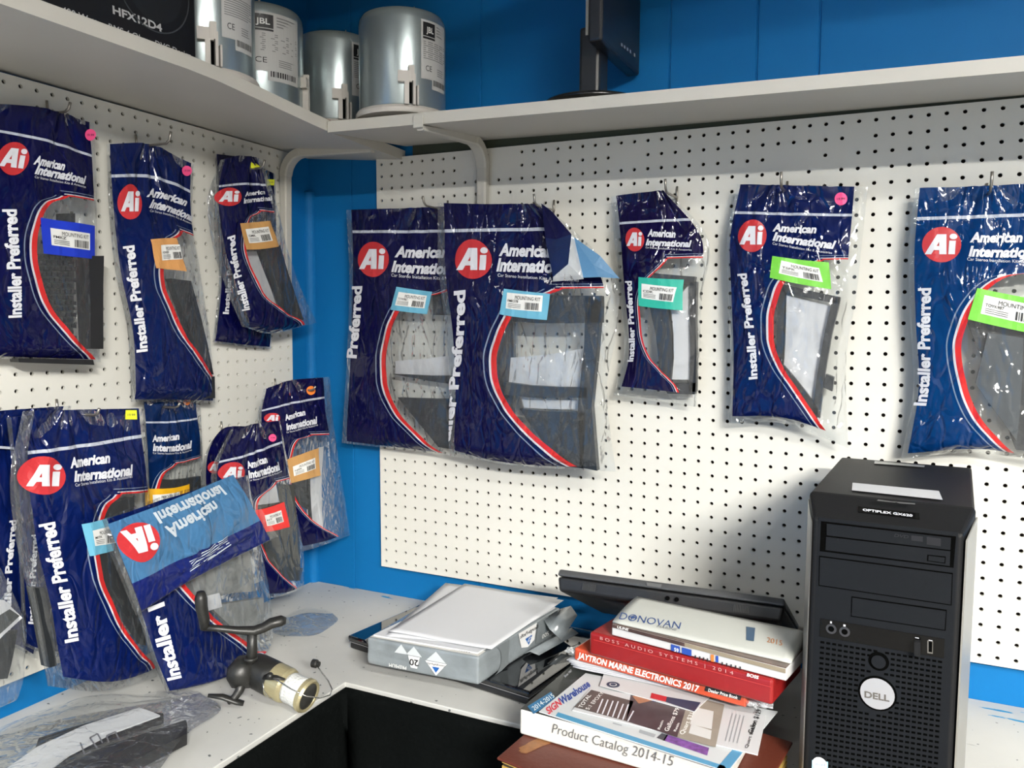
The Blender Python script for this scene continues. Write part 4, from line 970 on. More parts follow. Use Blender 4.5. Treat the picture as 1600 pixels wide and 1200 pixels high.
# ceiling speaker cans
galv = mat('galvanised_steel', (.40, .46, .47), .30, metal=.75, noise_amt=.14, nscale=14, bump=.05, bscale=12)
cream = mat('cream_plastic', (.52, .49, .45), .5); lab_m = mat('can_label', (.50, .50, .49), .5)
def can(c, z0, lab, clip, label, ring=False, h=.187):
    t = thing('ceiling_speaker', (c[0], c[1], z0), label, 'speaker', 'metal-can ceiling speakers on the shelf corner')
    mb = MB(); mb.lathe([(.060, .0), (.0855, .0), (.0865, .003), (.0865, .008), (.083, .013), (.079, .014)], (c[0], c[1], z0), seg=48); mb.build('flange', cream, t, smooth=False, bevel=0)
    mb = MB(); mb.lathe([(.0785, .012), (.0800, .016), (.0800, h-.020), (.0785, h-.010), (.0740, h-.003), (.066, h)], (c[0], c[1], z0), seg=56); o = mb.build('can', galv, t, smooth=True)
    base = math.atan2(CY-c[1], CX-c[0])
    f = lambda u, v, off=0: A([c[0]+(.0801+off)*math.cos(base+u), c[1]+(.0801+off)*math.sin(base+u), z0+v])
    u0, u1 = lab; w_ = u1-u0; zt, zb = h-.022, h-.125
    L_ = quads_on('label', t, lab_m, f, [[(u0, zt), (u1, zt), (u1, zb), (u0, zb)]], .0006, 14, 1); L_['label'] = 'white specification label'
    g = lambda x, y: (u0+w_*x, zt+(zb-zt)*y)
    quads_on('logo_block', L_, BLACK_INK, f, [[g(.06, .04), g(.46, .04), g(.46, .27), g(.06, .27)], [g(.06, .285), g(.46, .285), g(.46, .32), g(.06, .32)]], .0009, 5, 1)
    text_on('logo_letters', L_, M_label_white, f, 'JBL', g(.16, .21), g(.40, .21), g(.16, .11), .0013, .02)
    rnd = random.Random(int(abs(c[0])*1e4)); qs = []
    for k in range(4): y = .06+k*.05; qs.append([g(.52, y), g(.55+.4*rnd.random(), y), g(.55+.4*rnd.random(), y+.02), g(.52, y+.02)])
    for k in range(9): y = .36+k*.035; x1 = .95-.3*rnd.random()*(k % 3 == 2); qs.append([g(.07, y), g(x1, y), g(x1, y+.014), g(.07, y+.014)])
    for k in range(4): y = .78+k*.035; qs.append([g(.55, y), g(.80+.12*rnd.random(), y), g(.80, y+.014), g(.55, y+.014)])
    quads_on('fine_print', L_, mat('print_soft', (.20, .20, .20), .6), f, qs, .0009, 4, 1)
    text_on('approval_mark', L_, BLACK_INK, f, 'CE', g(.14, .86), g(.34, .86), g(.14, .76), .0011, .0)
    b2 = [[(u0+w_*.35, zb+.004), (u1-.02*w_, zb+.004), (u1-.02*w_, zb-.016), (u0+w_*.35, zb-.016)]]; quads_on('serial_label', L_, lab_m, f, b2, .0008, 6, 1)
    qs = []; x = .40
    while x < .93: d = rnd.choice([.012, .02, .03]); qs.append([(u0+w_*x, zb+.001), (u0+w_*(x+d), zb+.001), (u0+w_*(x+d), zb-.009), (u0+w_*x, zb-.009)]); x += d+.018
    quads_on('barcode', L_, BLACK_INK, f, qs, .0011, 1, 1)
    # mounting dog (swing clip)
    for a in clip:
        fr = lambda u, v, off: f(a+.10+u*1.3/.08, .012+(v-.012)*1.2, off)
        k_ = quads_on('mounting_clip', t, cream, fr, [[(-.013, .060), (.004, .060), (.004, .044), (-.013, .044)], [(.0, .068), (.007, .068), (.007, .046), (.0, .046)], [(-.005, .046), (.0005, .046), (.0005, .012), (-.005, .012)], [(.0055, .056), (.0085, .056), (.0085, .012), (.0055, .012)], [(.0105, .040), (.0125, .040), (.0125, .012), (.0105, .012)]], .011, 1, 1, back=.0)
        quads_on('clip_screw', k_, gap_, fr, [[(.0012, .044), (.0048, .044), (.0048, .014), (.0012, .014)]], .005, 1, 1)
    mb = MB()
    if ring:
        cc = A([c[0]+.02, c[1]-.035, z0+h]); e = A([-UP[1], 0, 0])*0+RT
        mb.tube([cc+RT*(.011*math.cos(a))+A([0, 0, .013+.012*math.sin(a)]) for a in np.linspace(-1.5, 4.6, 16)], .0016, 6); mb.tube([cc-RT*.017, cc-RT*.017+A([0, 0, .022])], .0014, 6)
    else: mb.tube([A([c[0]+.03, c[1]-.01, z0+h-.001]), A([c[0]+.031, c[1]-.01, z0+h+.010]), A([c[0]+.034, c[1]-.012, z0+h+.014])], .0010, 6)
    mb.build('safety_loop', M_steel if not ring else cream, t, smooth=True)
can((-.05, -.437), .0545, (.32, 1.12), (-.02,), 'metal ceiling speaker can beside the black carton, leftmost of the four')
can((-.093, -.262), .0510, (-.27, 1.0), (1.25,), 'metal ceiling speaker can second from the black carton, its label facing out', ring=True)
can((-.05, -.086), .0490, (.38, 1.2), (.02,), 'metal ceiling speaker can in the corner, third from the black carton')
can((.157, -.158), .0380, (.42, 1.25), (.02,), 'metal ceiling speaker can nearest the monitor, on the back shelf')

# monitor
mx_, my_ = .525, -.135; mz = zB(mx_, my_)+SBT-.0003
mon = thing('monitor', (mx_, my_, mz), 'thin black monitor on a round base standing on the back shelf, turned sideways', 'monitor')
mb = MB(); mb.lathe([(.084, .002), (.086, .004), (.082, .009), (.060, .014), (.03, .020), (.0, .021)], (mx_, my_, mz), seg=48); mb.build('base', mat('monitor_black', (.007, .007, .008), .25, spec=.5), mon, smooth=True)
mb = MB(); mb.box((.508, -.160, mz+.012), (.545, -.112, mz+.13)); mb.build('neck', M_blackpl, mon, bevel=.006)
mb = MB(); mb.box((.540, -.205, .118), (.565, .004, .298)); pn = mb.build('screen_housing', mat('monitor_housing', (.010, .011, .014), .35), mon, bevel=.005, bseg=3)
MP = Pl((.5655, 0, 0), (0, 1, 0), (0, 0, 1))
MP.quads('button_light', pn, mat('button_grey', (.4, .42, .44), .5), [[(x, y), (x+2, y+1), (x+2, y+6), (x, y+5)] for x, y in ((970, 67), (974.5, 70.5), (979, 74), (983.5, 77.5), (990, 83))], .0006)
mb = MB(); mb.box((.536, -.2035, .13), (.5405, -.2015, .295)); mb.build('seam_strip', mat('seam_grey', (.16, .16, .15), .3), mon)

# ------------------------------------------------------------------ laptops
lp = thing('laptop', (.33, -.17, CT), 'closed glossy black laptop lying on the counter under the paper ream', 'laptop')
q4 = [(.109, -.277), (.507, -.338), (.548, -.062), (.152, -.006)]
def inset(q, d):
    c = A(q).mean(0); return [tuple(A(p)+(c-A(p))/np.linalg.norm(c-A(p))*d) for p in q]
gl_lap = mat('laptop_gloss', (.003, .0035, .005), .04, coat=1.0)
mb = MB(); mb.prism(inset(q4, .004), CT+.002, CT+.014); mb.build('laptop_base', M_blackpl, lp, bevel=.004, bseg=3)
mb = MB(); mb.prism(inset(q4, .002), CT+.0145, CT+.0158); mb.build('silver_rim', mat('rim_silver', (.4, .4, .42), .25, metal=.8), lp)
mb = MB(); mb.prism(q4, CT+.0162, CT+.0262); mb.build('lid', gl_lap, lp, bevel=.0035, bseg=3)
LTOP = CT+.0265
# second laptop propped up behind the catalogues, front edge raised
fl3, fr3 = A([.519, -.250, -.7385]), A([.877, -.250, -.733]); ex_ = fr3-fl3; ang = math.radians(27)
ed = A([0, math.cos(ang), -math.sin(ang)]); eu = np.cross(ex_/np.linalg.norm(ex_), ed); eu = eu if eu[2] > 0 else -eu
l2 = thing('laptop', ((fl3+fr3)/2+ed*.13-eu*.033), 'closed dark laptop propped at a slant behind the catalogue stack', 'laptop')
def L2(u, d, h): return fl3+ex_*u+ed*d+eu*h
mb = MB(); mb.hexa([L2(.012, .006, -.036), L2(.988, .006, -.036), L2(.988, .250, -.034), L2(.012, .250, -.034), L2(0, 0, -.013), L2(1, 0, -.013), L2(1, .252, -.013), L2(0, .252, -.013)])
mb.build('laptop_base', mat('laptop_matte', (.010, .010, .011), .45), l2, bevel=.005, bseg=3)
mb = MB(); mb.hexa([L2(0, -.002, -.012), L2(1, -.002, -.012), L2(1, .252, -.012), L2(0, .252, -.012), L2(.003, .0, -.001), L2(.997, .0, -.001), L2(.997, .252, -.001), L2(.003, .252, -.001)])
mb.build('lid', mat('laptop_lid_grey', (.055, .056, .058), .4), l2, bevel=.003)
f2_ = lambda u, v, off=0: L2(u, .003*0, v)-A([0, 1, 0])*(off+.0012)
qs = []
for s0 in (.13, .80):
    for k in range(10): x = s0+k*.0065; qs.append([(x, -.018), (x+.0028, -.018), (x+.0028, -.029), (x, -.029)])
quads_on('speaker_slots', l2, mat('slot_grey', (.04, .04, .038), .5), f2_, qs, .001, 1, 1)
quads_on('latch', l2, mat('latch_grey', (.09, .09, .09), .4), f2_, [[(.42, -.0025), (.49, -.0025), (.485, -.008), (.425, -.008)]], .003, 1, 1)
for x in (.52, .56): disk_on('audio_jack', l2, gap_, f2_, (x, -.023), A([.010, 0]), A([0, .0034]), .0012, 16)
fbm = lambda u, v, off=0: L2(u, v, -.0358-off)
quads_on('bottom_panel', l2, mat('bottom_grey', (.05, .05, .055), .5), fbm, [[(.20, .03), (.46, .03), (.46, .11), (.20, .11)]], .001, 2, 2)

# ------------------------------------------------------------------ paper ream and loose sheets
wrap = mat('ream_wrap', (.20, .225, .24), .25, coat=.4, bump=.5, bscale=30, noise_amt=.35, nscale=22)
rm = thing('paper_ream', (.33, -.22, LTOP), 'opened ream of copy paper in grey plastic wrap lying on the glossy laptop', 'paper')
R4 = [(.216, -.366), (.424, -.354), (.458, -.085), (.246, -.085)]; RZ0, RZ1 = LTOP+.0005, LTOP+.047
def crumpled_block(q, z0, z1, name, m, parent, amp=.0016):
    bm = bmesh.new(); vs = [bm.verts.new((p[0], p[1], z)) for z in (z0, z1) for p in q]
    for f in ((3, 2, 1, 0), (4, 5, 6, 7), (0, 1, 5, 4), (1, 2, 6, 5), (2, 3, 7, 6), (3, 0, 4, 7)): bm.faces.new([vs[i] for i in f])
    bmesh.ops.bevel(bm, geom=list(bm.edges), offset=.004, segments=2, affect='EDGES', profile=.6)
    bmesh.ops.subdivide_edges(bm, edges=[e for e in bm.edges if e.calc_length() > .02], cuts=9, use_grid_fill=True)
    c = A(q).mean(0)
    for v in bm.verts:
        k = Vector((v.co.x*45, v.co.y*45, v.co.z*60)); a = noise.noise(k)+.6*noise.noise(k*2.7)-.35; d = Vector((v.co.x-c[0], v.co.y-c[1], 0)).normalized()
        v.co += d*(amp*a)
    V = [tuple(v.co) for v in bm.verts]; bm.verts.index_update(); Fc = [[v.index for v in f.verts] for f in bm.faces]; bm.free()
    return mesh(name, V, Fc, m, parent, True)
crumpled_block(R4, RZ0, RZ1, 'wrapped_block', wrap, rm)
mb = MB(); mb.prism([A(p)*1 for p in inset(R4, .012)], RZ1+.0003, RZ1+.003); mb.build('paper_block', M_paper, rm)
RF = vpl(A(R4[0])+(0, -.0010), A(R4[1])+(0, -.0010), RZ0); RS = vpl(A(R4[1])+(.0010, 0), A(R4[2])+(.0010, 0), RZ0)
W_, Hh = .208, .0465; lw = mat('wrap_light', (.52, .55, .57), .3, coat=.3); dk = mat('wrap_dark', (.16, .18, .19), .3, coat=.3); gb = mat('mark_blue', (.012, .09, .33), .4)
def fq(name, m, Q, off=.0006, F_=RF.f): return quads_on(name, rm, m, F_, Q, off, 1, 1)
fq('wrap_print', lw, [[(.055, .030), (.068, .046), (.081, .030), (.081, .0299)], [(.077, .030), (.092, .046), (.107, .030), (.107, .0299)], [(.115, .027), (.133, .044), (.151, .027), (.151, .0269)]])
fq('wrap_print', mat('wrap_white', (.68, .68, .68), .4), [[(.081, .029), (.103, .029), (.098, .009), (.086, .009)], [(.113, .026), (.153, .026), (.1335, .004), (.1325, .004)]])
fq('blue_triangle', gb, [[(.126, .018), (.140, .018), (.1335, .009), (.1325, .009)]], .0012)
text_on('wrap_lettering', rm, BLACK_INK, RF.f, '20', (.101, .024), (.084, .024), (.101, .013), .0013, .02)
text_on('wrap_lettering', rm, BLACK_INK, RF.f, 'GeorgiaPacific', (.150, .0235), (.117, .0235), (.150, .020), .0013, .0)
text_on('wrap_lettering', rm, M_label_white, RF.f, 'PREMIUM', (.078, .010), (.045, .010), (.078, .004), .0013, .0)
fs = RS.f
def blob(pts, m, off=.0007): return mesh('wrap_print', [fs(p[0], p[1], off) for p in pts], [list(range(len(pts)))], m, rm)
blob([(.045+.02*math.sin(a*1.0), .023+.023*math.cos(a)) for a in np.linspace(0, math.pi, 9)]+[(.065, 0), (.085, .004), (.090, .046)], dk)
blob([(.118, .0465), (.128, .018), (.150, .012), (.172, .018), (.180, .0465)], mat('wrap_white', (.68, .68, .68), .4)); blob([(.185, .0465), (.176, .010), (.20, .004), (.222, .0465)], dk)
blob([(.140, .030), (.164, .030), (.1525, .015)], gb, .0012)
text_on('wrap_lettering', rm, BLACK_INK, fs, 'Georgia-Pacific', (.184, .036), (.122, .036), (.184, .043), .0014, .01)
text_on('wrap_lettering', rm, M_label_white, fs, 'GP', (.160, .0285), (.147, .0285), (.160, .021), .0018, .0)
text_on('wrap_lettering', rm, M_label_white, fs, '500', (.222, .018), (.198, .018), (.222, .010), .0014, .0)
# label area on the front top edge
TPn = hpl(RZ1); quads_on('top_label', rm, mat('label_grey', (.55, .54, .51), .5), TPn.f, [[(.222, -.335), (.424, -.328), (.423, -.352), (.220, -.362)]], .0006, 1, 1)
qs = [[(.375+k*.0045, -.333), (.3772+k*.0045, -.333), (.3772+k*.0045, -.347), (.375+k*.0045, -.347)] for k in range(7)]+[[(.262, -.337-k*.004), (.292, -.336-k*.004), (.292, -.3375-k*.004), (.262, -.3385-k*.004)] for k in range(4)]
quads_on('barcode', rm, BLACK_INK, TPn.f, qs, .0010, 1, 1)
# loose wrapper flaps
def flap(name, pts, m, th=.0006):
    V = [A(p, float) for p in pts]; n = len(V)//2; Fc = [[i, i+1, n+i+1, n+i] for i in range(n-1)]
    o = mesh(name, V, Fc, m, rm, smooth=True); s_ = o.modifiers.new('s', 'SOLIDIFY'); s_.thickness = th; return o
cf = clear_film('clear_film_e', .25, .6, 9.0)
flap('loose_wrap', [(.246, -.09, RZ1), (.205, -.10, RZ1-.010), (.180, -.14, RZ1-.03), (.220, -.35, RZ1), (.19, -.335, RZ1-.02), (.172, -.30, LTOP+.002)], cf)
flap('loose_wrap', [(.458, -.088, RZ1-.002), (.478, -.085, RZ1+.006), (.493, -.09, RZ1-.008), (.45, -.15, RZ1-.002), (.466, -.16, RZ1-.014), (.485, -.15, LTOP+.012)], wrap)
flap('loose_wrap', [(.44, -.22, LTOP+.004), (.455, -.22, LTOP+.012), (.47, -.215, LTOP+.006), (.46, -.10, LTOP+.006), (.485, -.10, LTOP+.018), (.50, -.10, LTOP+.010)], wrap)
def sheet(cs, z, label, seed, amp=.004):
    """cs: FL,FR,RR,RL plan corners"""
    V = []; Fc = []; n = 16
    for j in range(n+1):
        for i in range(n+1):
            a, b = i/n, j/n; p = (1-b)*((1-a)*A(cs[0])+a*A(cs[1]))+b*((1-a)*A(cs[3])+a*A(cs[2]))
            V.append((p[0], p[1], z+amp*(math.sin(a*3.1+seed)**2)*(.4+.6*(1-b))*.6+.0005*i*0))
    for j in range(n):
        for i in range(n): k = j*(n+1)+i; Fc.append([k, k+1, k+n+2, k+n+1])
    o = mesh('paper_sheet', V, Fc, M_paper, smooth=True); s_ = o.modifiers.new('s', 'SOLIDIFY'); s_.thickness = .0003; s_.offset = 1
    return tag(o, label, 'paper', 'loose sheets on the ream')
PZ = RZ1+.0036
sheet([on(2, PZ, *p)[:2] for p in ((601, 994), (765, 1012), (872, 934), (696, 911))], PZ, 'white paper sheet under the topmost one on the ream, its rear left corner sticking out', .3, .002)
sheet([on(2, PZ+.004, *p)[:2] for p in ((606, 987), (768, 1015), (881, 938), (726, 912))], PZ+.0035, 'topmost blank white paper sheet on the ream', 1.0, .003)

# ------------------------------------------------------------------ books and catalogues
def slab(name, label, cat, q, z0, z1, m, bevel=.001, part='block', group='books and catalogues in the stack'):
    c = A(q).mean(0); t = thing(name, (c[0], c[1], z0), label, cat, group)
    mb = MB(); mb.prism([tuple(p) for p in q], z0, z1); mb.build(part, m, t, bevel=bevel); return t
# album
AQ = [(.5645, -.570), (.870, -.628), (.905, -.36), (.592, -.300)]
al = thing('photo_album', (.73, -.46, CT), 'reddish brown album with gold-edged pages at the bottom of the book stack', 'book', 'books and catalogues in the stack')
leath = mat('brown_leatherette', (.085, .016, .007), .5, coat=.05, noise_amt=.12, nscale=6, bump=.12, bscale=160)
mb = MB(); mb.prism(AQ, CT+.046, CT+.0495); mb.prism(AQ, CT+.0003, CT+.0035); mb.build('cover', leath, al, bevel=.0015)
pg = mat('gilt_pages', (.42, .27, .07), .45); PQ = inset(AQ, .007); mb = MB()
for k in range(11): mb.prism(PQ if k % 2 == 0 else inset(PQ, .002), CT+.004+k*.0038, CT+.004+(k+1)*.0038-.0002, mi=k % 2)
mb.build('pages', [pg, mat('page_gap', (.03, .02, .01), .9)], al)
AP = hpl(CT+.0496); rnd = random.Random(8); c0 = AP.inv((838, 1163)); V = []; pts = []
for k in range(22): a = 2*math.pi*k/22; r_ = 1+.35*(rnd.random()-.5); pts.append(AP.f(c0[0]+.011*r_*math.cos(a)+.012*math.sin(a)*r_, c0[1]+.032*r_*math.sin(a), .0003))
mesh('worn_gilt_stamp', pts, [list(range(22))], mat('worn_gilt', (.21, .085, .025), .5, noise_amt=.5, nscale=120), al)
# thick catalogue
CZ0, CZ1 = CT+.0500, CT+.0850
ca_, cb_ = A(on(2, CZ1, 812, 1108)[:2]), A(on(2, CZ1, 1051, 1174)[:2]); cdv = (cb_-ca_)/np.linalg.norm(cb_-ca_); cnv = A([-cdv[1], cdv[0]])
CQ = [tuple(ca_), tuple(ca_+cdv*.280), tuple(ca_+cdv*.280+cnv*.222), tuple(ca_+cnv*.222)]
ct = thing('product_catalog', (.70, -.42, CZ0), 'thick catalogue with a white lettered spine lying on the brown album', 'book', 'books and catalogues in the stack')
mb = MB(); mb.prism(CQ, CZ0, CZ1); mb.build('pages', mat('catalog_white', (.60, .585, .54), .5), ct, bevel=.003, bseg=3)
cov = MB(); cov.prism([tuple(A(p)) for p in inset(CQ, .0015)], CZ1+.0001, CZ1+.0008); cov.build('front_cover', mat('cover_black', (.025, .028, .026), .3, coat=.4), ct)
CS = vpl(A(CQ[0])+(0, -.0008), A(CQ[1])+(0, -.0008), 0)
CS.text('spine_lettering', ct, mat('spine_ink', (.10, .10, .10), .5), 'Product Catalog 2014-15', (863, 1144), (1051, 1196.5), (866, 1129), .0014, -.006)
CTP = hpl(CZ1+.0009)
yl = CTP.quads('year_label', ct, mat('label_blue', (.02, .13, .27), .4), [[(861, 1081), (869, 1093), (834, 1116), (824, 1104)]][:1], .0003)
CTP.text('year_text', yl, M_label_white, '2014-2015', (835, 1111), (867, 1089), (830, 1105), .0005, 0)
CTP.text('web_line', ct, WHITE_INK, 'Since 1967', (883, 1059), (894, 1049), (881, 1056), .0004, 0)
# sign supplier magazine
SQ = [tuple(on(2, CZ1+.003, *p)[:2]) for p in ((842, 1112), (1138, 1206), (1215, 1112), (915, 1052))]
sm = slab('magazine', 'white magazine with red and blue title and blue borders, directly on the thick catalogue', 'magazine', SQ, CZ1+.0020, CZ1+.0035, mat('magazine_white', (.50, .52, .53), .35, coat=.15), .0004)
SP = hpl(CZ1+.0036)
SP.quads('blue_border', sm, mat('border_blue', (.06, .25, .42), .35, coat=.3), [[(872, 1113), (1132, 1197), (1138, 1206), (868, 1119)], [(1145, 1171), (1160, 1176), (1138, 1204), (1120, 1200)]], .0003)
tr_ = SP.text('title_red', sm, mat('title_red', (.55, .03, .05), .4), 'SIGN', (857, 1117), (878, 1101), (852, 1107), .0005, .03)
SP.text('title_blue', sm, mat('title_blue', (.012, .05, .27), .4), 'Warehouse', (878, 1102), (923, 1072), (872, 1091), .0005, .03)
ph = SP.quads('flower_photo', sm, mat('photo_purple', (.17, .07, .26), .4, noise_amt=.9, nscale=160), [[(1042, 1148), (1108, 1169), (1105, 1181), (1036, 1157)]], .0004); SP.quads('photo_frame', sm, mat('photo_dark', (.06, .06, .07), .4), [[(1034, 1146), (1044, 1149), (1038, 1158), (1026, 1153)]], .0004)
SP.quads('fine_print', sm, mat('print_soft2', (.3, .32, .34), .5), [[(958, 1129), (972, 1133), (971, 1135), (957, 1131)], [(1000, 1140), (1025, 1148), (1022, 1153), (998, 1145)]], .0004)
# epoxy advert sheet
EZ = CZ1+.0040
EQ = [tuple(on(2, EZ, *p)[:2]) for p in ((894, 1111), (1184, 1181), (1197, 1120), (923, 1076))]
em = slab('magazine', 'advert page with a taupe photo panel and prices, on the blue-bordered magazine', 'magazine', EQ, EZ, EZ+.0016, mat('page_white', (.52, .53, .54), .4, coat=.25), .0003)
EP = hpl(EZ+.0017)
EP.quads('photo_panel', em, mat('panel_taupe', (.085, .070, .065), .35, coat=.2, noise_amt=.25, nscale=25), [[(924, 1078), (990, 1096), (978, 1127), (897, 1105)]], .0003)
EP.quads('photo_panel', em, mat('panel_brown', (.055, .045, .05), .35, coat=.2, noise_amt=.7, nscale=35), [[(990, 1062), (1078, 1087), (1058, 1152), (978, 1127)]], .0003)
EP.quads('photo_hand', em, mat('skin_print', (.35, .16, .09), .5), [[(988, 1088), (1020, 1085), (1024, 1094), (998, 1100)]], .0005); EP.quads('blue_glove', em, mat('glove_blue', (.05, .08, .42), .5), [[(1019, 1082), (1042, 1084), (1036, 1099), (1020, 1096)]], .0007)
EP.quads('white_tub', em, mat('tub_white', (.55, .55, .54), .5), [[(1085, 1105), (1115, 1112), (1112, 1140), (1078, 1132)], [(1080, 1132), (1112, 1142), (1110, 1156), (1076, 1146)]], .0005)
EP.quads('photo_floor', em, mat('floor_tan', (.26, .23, .19), .5, noise_amt=.2, nscale=40), [[(1078, 1087), (1132, 1101), (1118, 1168), (1058, 1152)]], .0003)
EP.text('advert_title', em, M_label_white, 'TOTAL', (909, 1107), (924, 1087), (903, 1105), .0006, .01); EP.text('advert_title', em, M_label_white, '5:1 EPOXY', (920, 1110), (944, 1083), (914, 1108), .0006, .0)
qs = []; rnd = random.Random(5)
for k in range(7): x = 932+k*8; yb = 1114+k*2.2; yt = yb-16-9*rnd.random(); qs.append([(x+9, yt), (x+11, yt+.6), (x+2, yb+.6), (x, yb)])
EP.quads('advert_text_lines', em, WHITE_INK, qs, .0006)
for st_, p0, p1, pt_2 in (('Resin', (1031, 1141), (1037, 1127), (1027, 1140)), ('Gallons $79', (1044, 1144), (1062, 1108), (1037, 1142)), ('Resin', (1056, 1144), (1062, 1131), (1052, 1143)), ('Quart $31', (1068, 1149), (1084, 1116), (1061, 1147))):
    EP.text('advert_price', em, M_label_white, st_, p0, p1, pt_2, .0008, .01)
EP.text('advert_price', em, BLACK_INK, 'Quart $64.99', (1168, 1170), (1182, 1130), (1163, 1169), .0006, .01); EP.text('advert_price', em, BLACK_INK, 'Gallon $129', (1176, 1147), (1190, 1110), (1168, 1145), .0006, .02)
qs = [[(1133+k*6, 1158+k*1.3), (1134.5+k*6, 1158+k*1.3), (1145.5+k*6, 1115+k*1.3), (1144+k*6, 1115+k*1.3)] for k in range(4)]
EP.quads('advert_text_lines', em, mat('print_soft2', (.3, .32, .34), .5), qs, .0005)
# leaflet with round seal and red tab
LZ = EZ+.0021; LQ = [tuple(on(2, LZ, *p)[:2]) for p in ((937, 1072), (1085, 1113), (1130, 1070), (950, 1035))]
lf = slab('leaflet', 'white leaflet with a dark round seal and red tab peeking out above the advert page', 'leaflet', LQ, LZ, LZ+.001, mat('page_white', (.52, .53, .54), .4), .0002)
LP = hpl(LZ+.0011); LP.disk('round_seal', lf, mat('seal_navy', (.025, .04, .08), .4), (958, 1070), .0095, .0003); LP.disk('seal_ring', lf, M_label_white, (958, 1070), .0052, .0005); LP.disk('seal_centre', lf, mat('seal_navy', (.025, .04, .08), .4), (958, 1070), .0042, .0007)
LP.quads('red_tab', lf, mat('tab_red', (.45, .02, .03), .4), [[(1018, 1083), (1042, 1089), (1040, 1097), (1016, 1091)]], .0004)
LP.quads('dark_photo', lf, mat('photo_navy', (.03, .04, .08), .4, noise_amt=.5, nscale=30), [[(1042, 1089), (1095, 1098), (1085, 1112), (1040, 1097)]], .0004)
# folded white sheets
WZ = LZ+.0016; WQ = [tuple(on(2, WZ+.006, *p)[:2]) for p in ((890, 1043), (1206, 1108), (1210, 1075), (930, 1015))]
wh = thing('folded_sheets', (.72, -.30, WZ), 'sheaf of folded white pages, left end curling up, under the orange price book', 'paper', 'books and catalogues in the stack')
V = []; Fc = []; n = 20
for lay in range(4):
    k0 = len(V)
    for j in range(7):
        for i in range(n+1):
            a, b = i/n, j/6; p = (1-b)*((1-a)*A(WQ[0])+a*A(WQ[1]))+b*((1-a)*A(WQ[3])+a*A(WQ[2]))
            V.append((p[0]-.004*lay, p[1]+.012+.002*lay, WZ+.0006+lay*.0020+.0012*max(0, 1-a*9)**2+.0006*math.sin(a*7+lay)**2))
    for j in range(6):
        for i in range(n): k = k0+j*(n+1)+i; Fc.append([k, k+1, k+n+2, k+n+1])
o = mesh('pages', V, Fc, mat('page_cool', (.42, .43, .46), .6), wh, smooth=True); s_ = o.modifiers.new('s', 'SOLIDIFY'); s_.thickness = .0009; s_.offset = 1
# orange-spined price book in clear wrap
JZ0 = WZ+.0092; JZ1 = JZ0+.0188
JQ = [tuple(on(2, JZ1, *p)[:2]) for p in ((897, 1012), (1166, 1085))]; jd = A(JQ[1])-A(JQ[0]); jn = A([-jd[1], jd[0]])/np.linalg.norm(jd)
JQ = [JQ[0], JQ[1], tuple(A(JQ[1])+jn*.19), tuple(A(JQ[0])+jn*.19)]
jb = slab('price_book', 'price book with an orange spine and white lettering wrapped in clear film', 'book', JQ, JZ0, JZ1, mat('spine_orange', (.48, .065, .025), .4, coat=.25), .003)
JP = vpl(A(JQ[0])-jn*.0008, A(JQ[1])-jn*.0008)
JP.text('spine_lettering', jb, M_label_white, 'JAYTRON MARINE ELECTRONICS 2017', (903, 1027.5), (1091, 1081), (905, 1018.5), .0010, .03)
pl_ = JP.quads('spine_pill', jb, BLACK_INK, [[(1104, 1070), (1160, 1085), (1157, 1094), (1101, 1079)]], .0008); JP.text('pill_text', pl_, M_label_white, 'Dealer Price Book', (1107, 1080), (1153, 1092), (1108, 1075), .0014, .02)
def crumple(base, r, seed):
    V = []; Fc = []; rnd = random.Random(seed)
    for j in range(7):
        for i in range(10): a = 2*math.pi*i/10; b_ = math.pi*j/6; q = r*(.75+.5*rnd.random()); V.append(A(base)+A([q*1.2*math.sin(b_)*math.cos(a), q*.7*math.sin(b_)*math.sin(a), q*.45*math.cos(b_)]))
    for j in range(6):
        for i in range(10): Fc.append([j*10+i, j*10+(i+1) % 10, (j+1)*10+(i+1) % 10, (j+1)*10+i])
    return V, Fc
for k, (bx_, r_) in enumerate((((JQ[0][0]-.006, JQ[0][1]+.012, JZ0+.008), .011), ((JQ[1][0]+.010, JQ[1][1]+.010, JZ0+.007), .016))):
    V, Fc = crumple(bx_, r_, 4+k); mesh('clear_wrap_end', V, Fc, clear_film('clear_film_f', .30, .6, 2.0), jb)
# red audio binder
QZ0 = JZ1+.0012; QZ1 = QZ0+.034
a_, b2_ = A(on(2, QZ1, 921, 987)[:2]), A(on(2, QZ1, 1208, 1063)[:2]); bd = b2_-a_; bn = A([-bd[1], bd[0]])/np.linalg.norm(bd)
BQ = [tuple(a_), tuple(b2_), tuple(b2_+bn*.125), tuple(a_+bn*.125)]
bk = thing('red_catalog', ((a_[0]+b2_[0])/2, (a_[1]+b2_[1])/2+.08, QZ0), 'thick red catalogue with spaced white lettering along its spine', 'book', 'books and catalogues in the stack')
redm = mat('catalog_red', (.23, .009, .009), .4, coat=.2, bump=.08, bscale=25)
mb = MB(); mb.prism(BQ, QZ0, QZ1); mb.build('block', redm, bk, bevel=.004, bseg=3)
QP = vpl(a_-bn*.0008, b2_-bn*.0008)
QP.text('spine_lettering', bk, mat('pink_ink', (.60, .35, .33), .5), 'BOSS AUDIO SYSTEMS | 2014', (938, 999), (1146, 1054), (938, 994), .0008, -.005, 0, 1.6)
QP.text('spine_brand', bk, M_label_white, 'BOSS', (1167, 1056), (1186, 1061), (1167, 1051), .0008, .03, .2)
QP.quads('spine_crease', bk, mat('crease_red', (.50, .05, .045), .4), [[(928, 999), (1205, 1073), (1205, 1073.8), (928, 999.8)]], .0006)
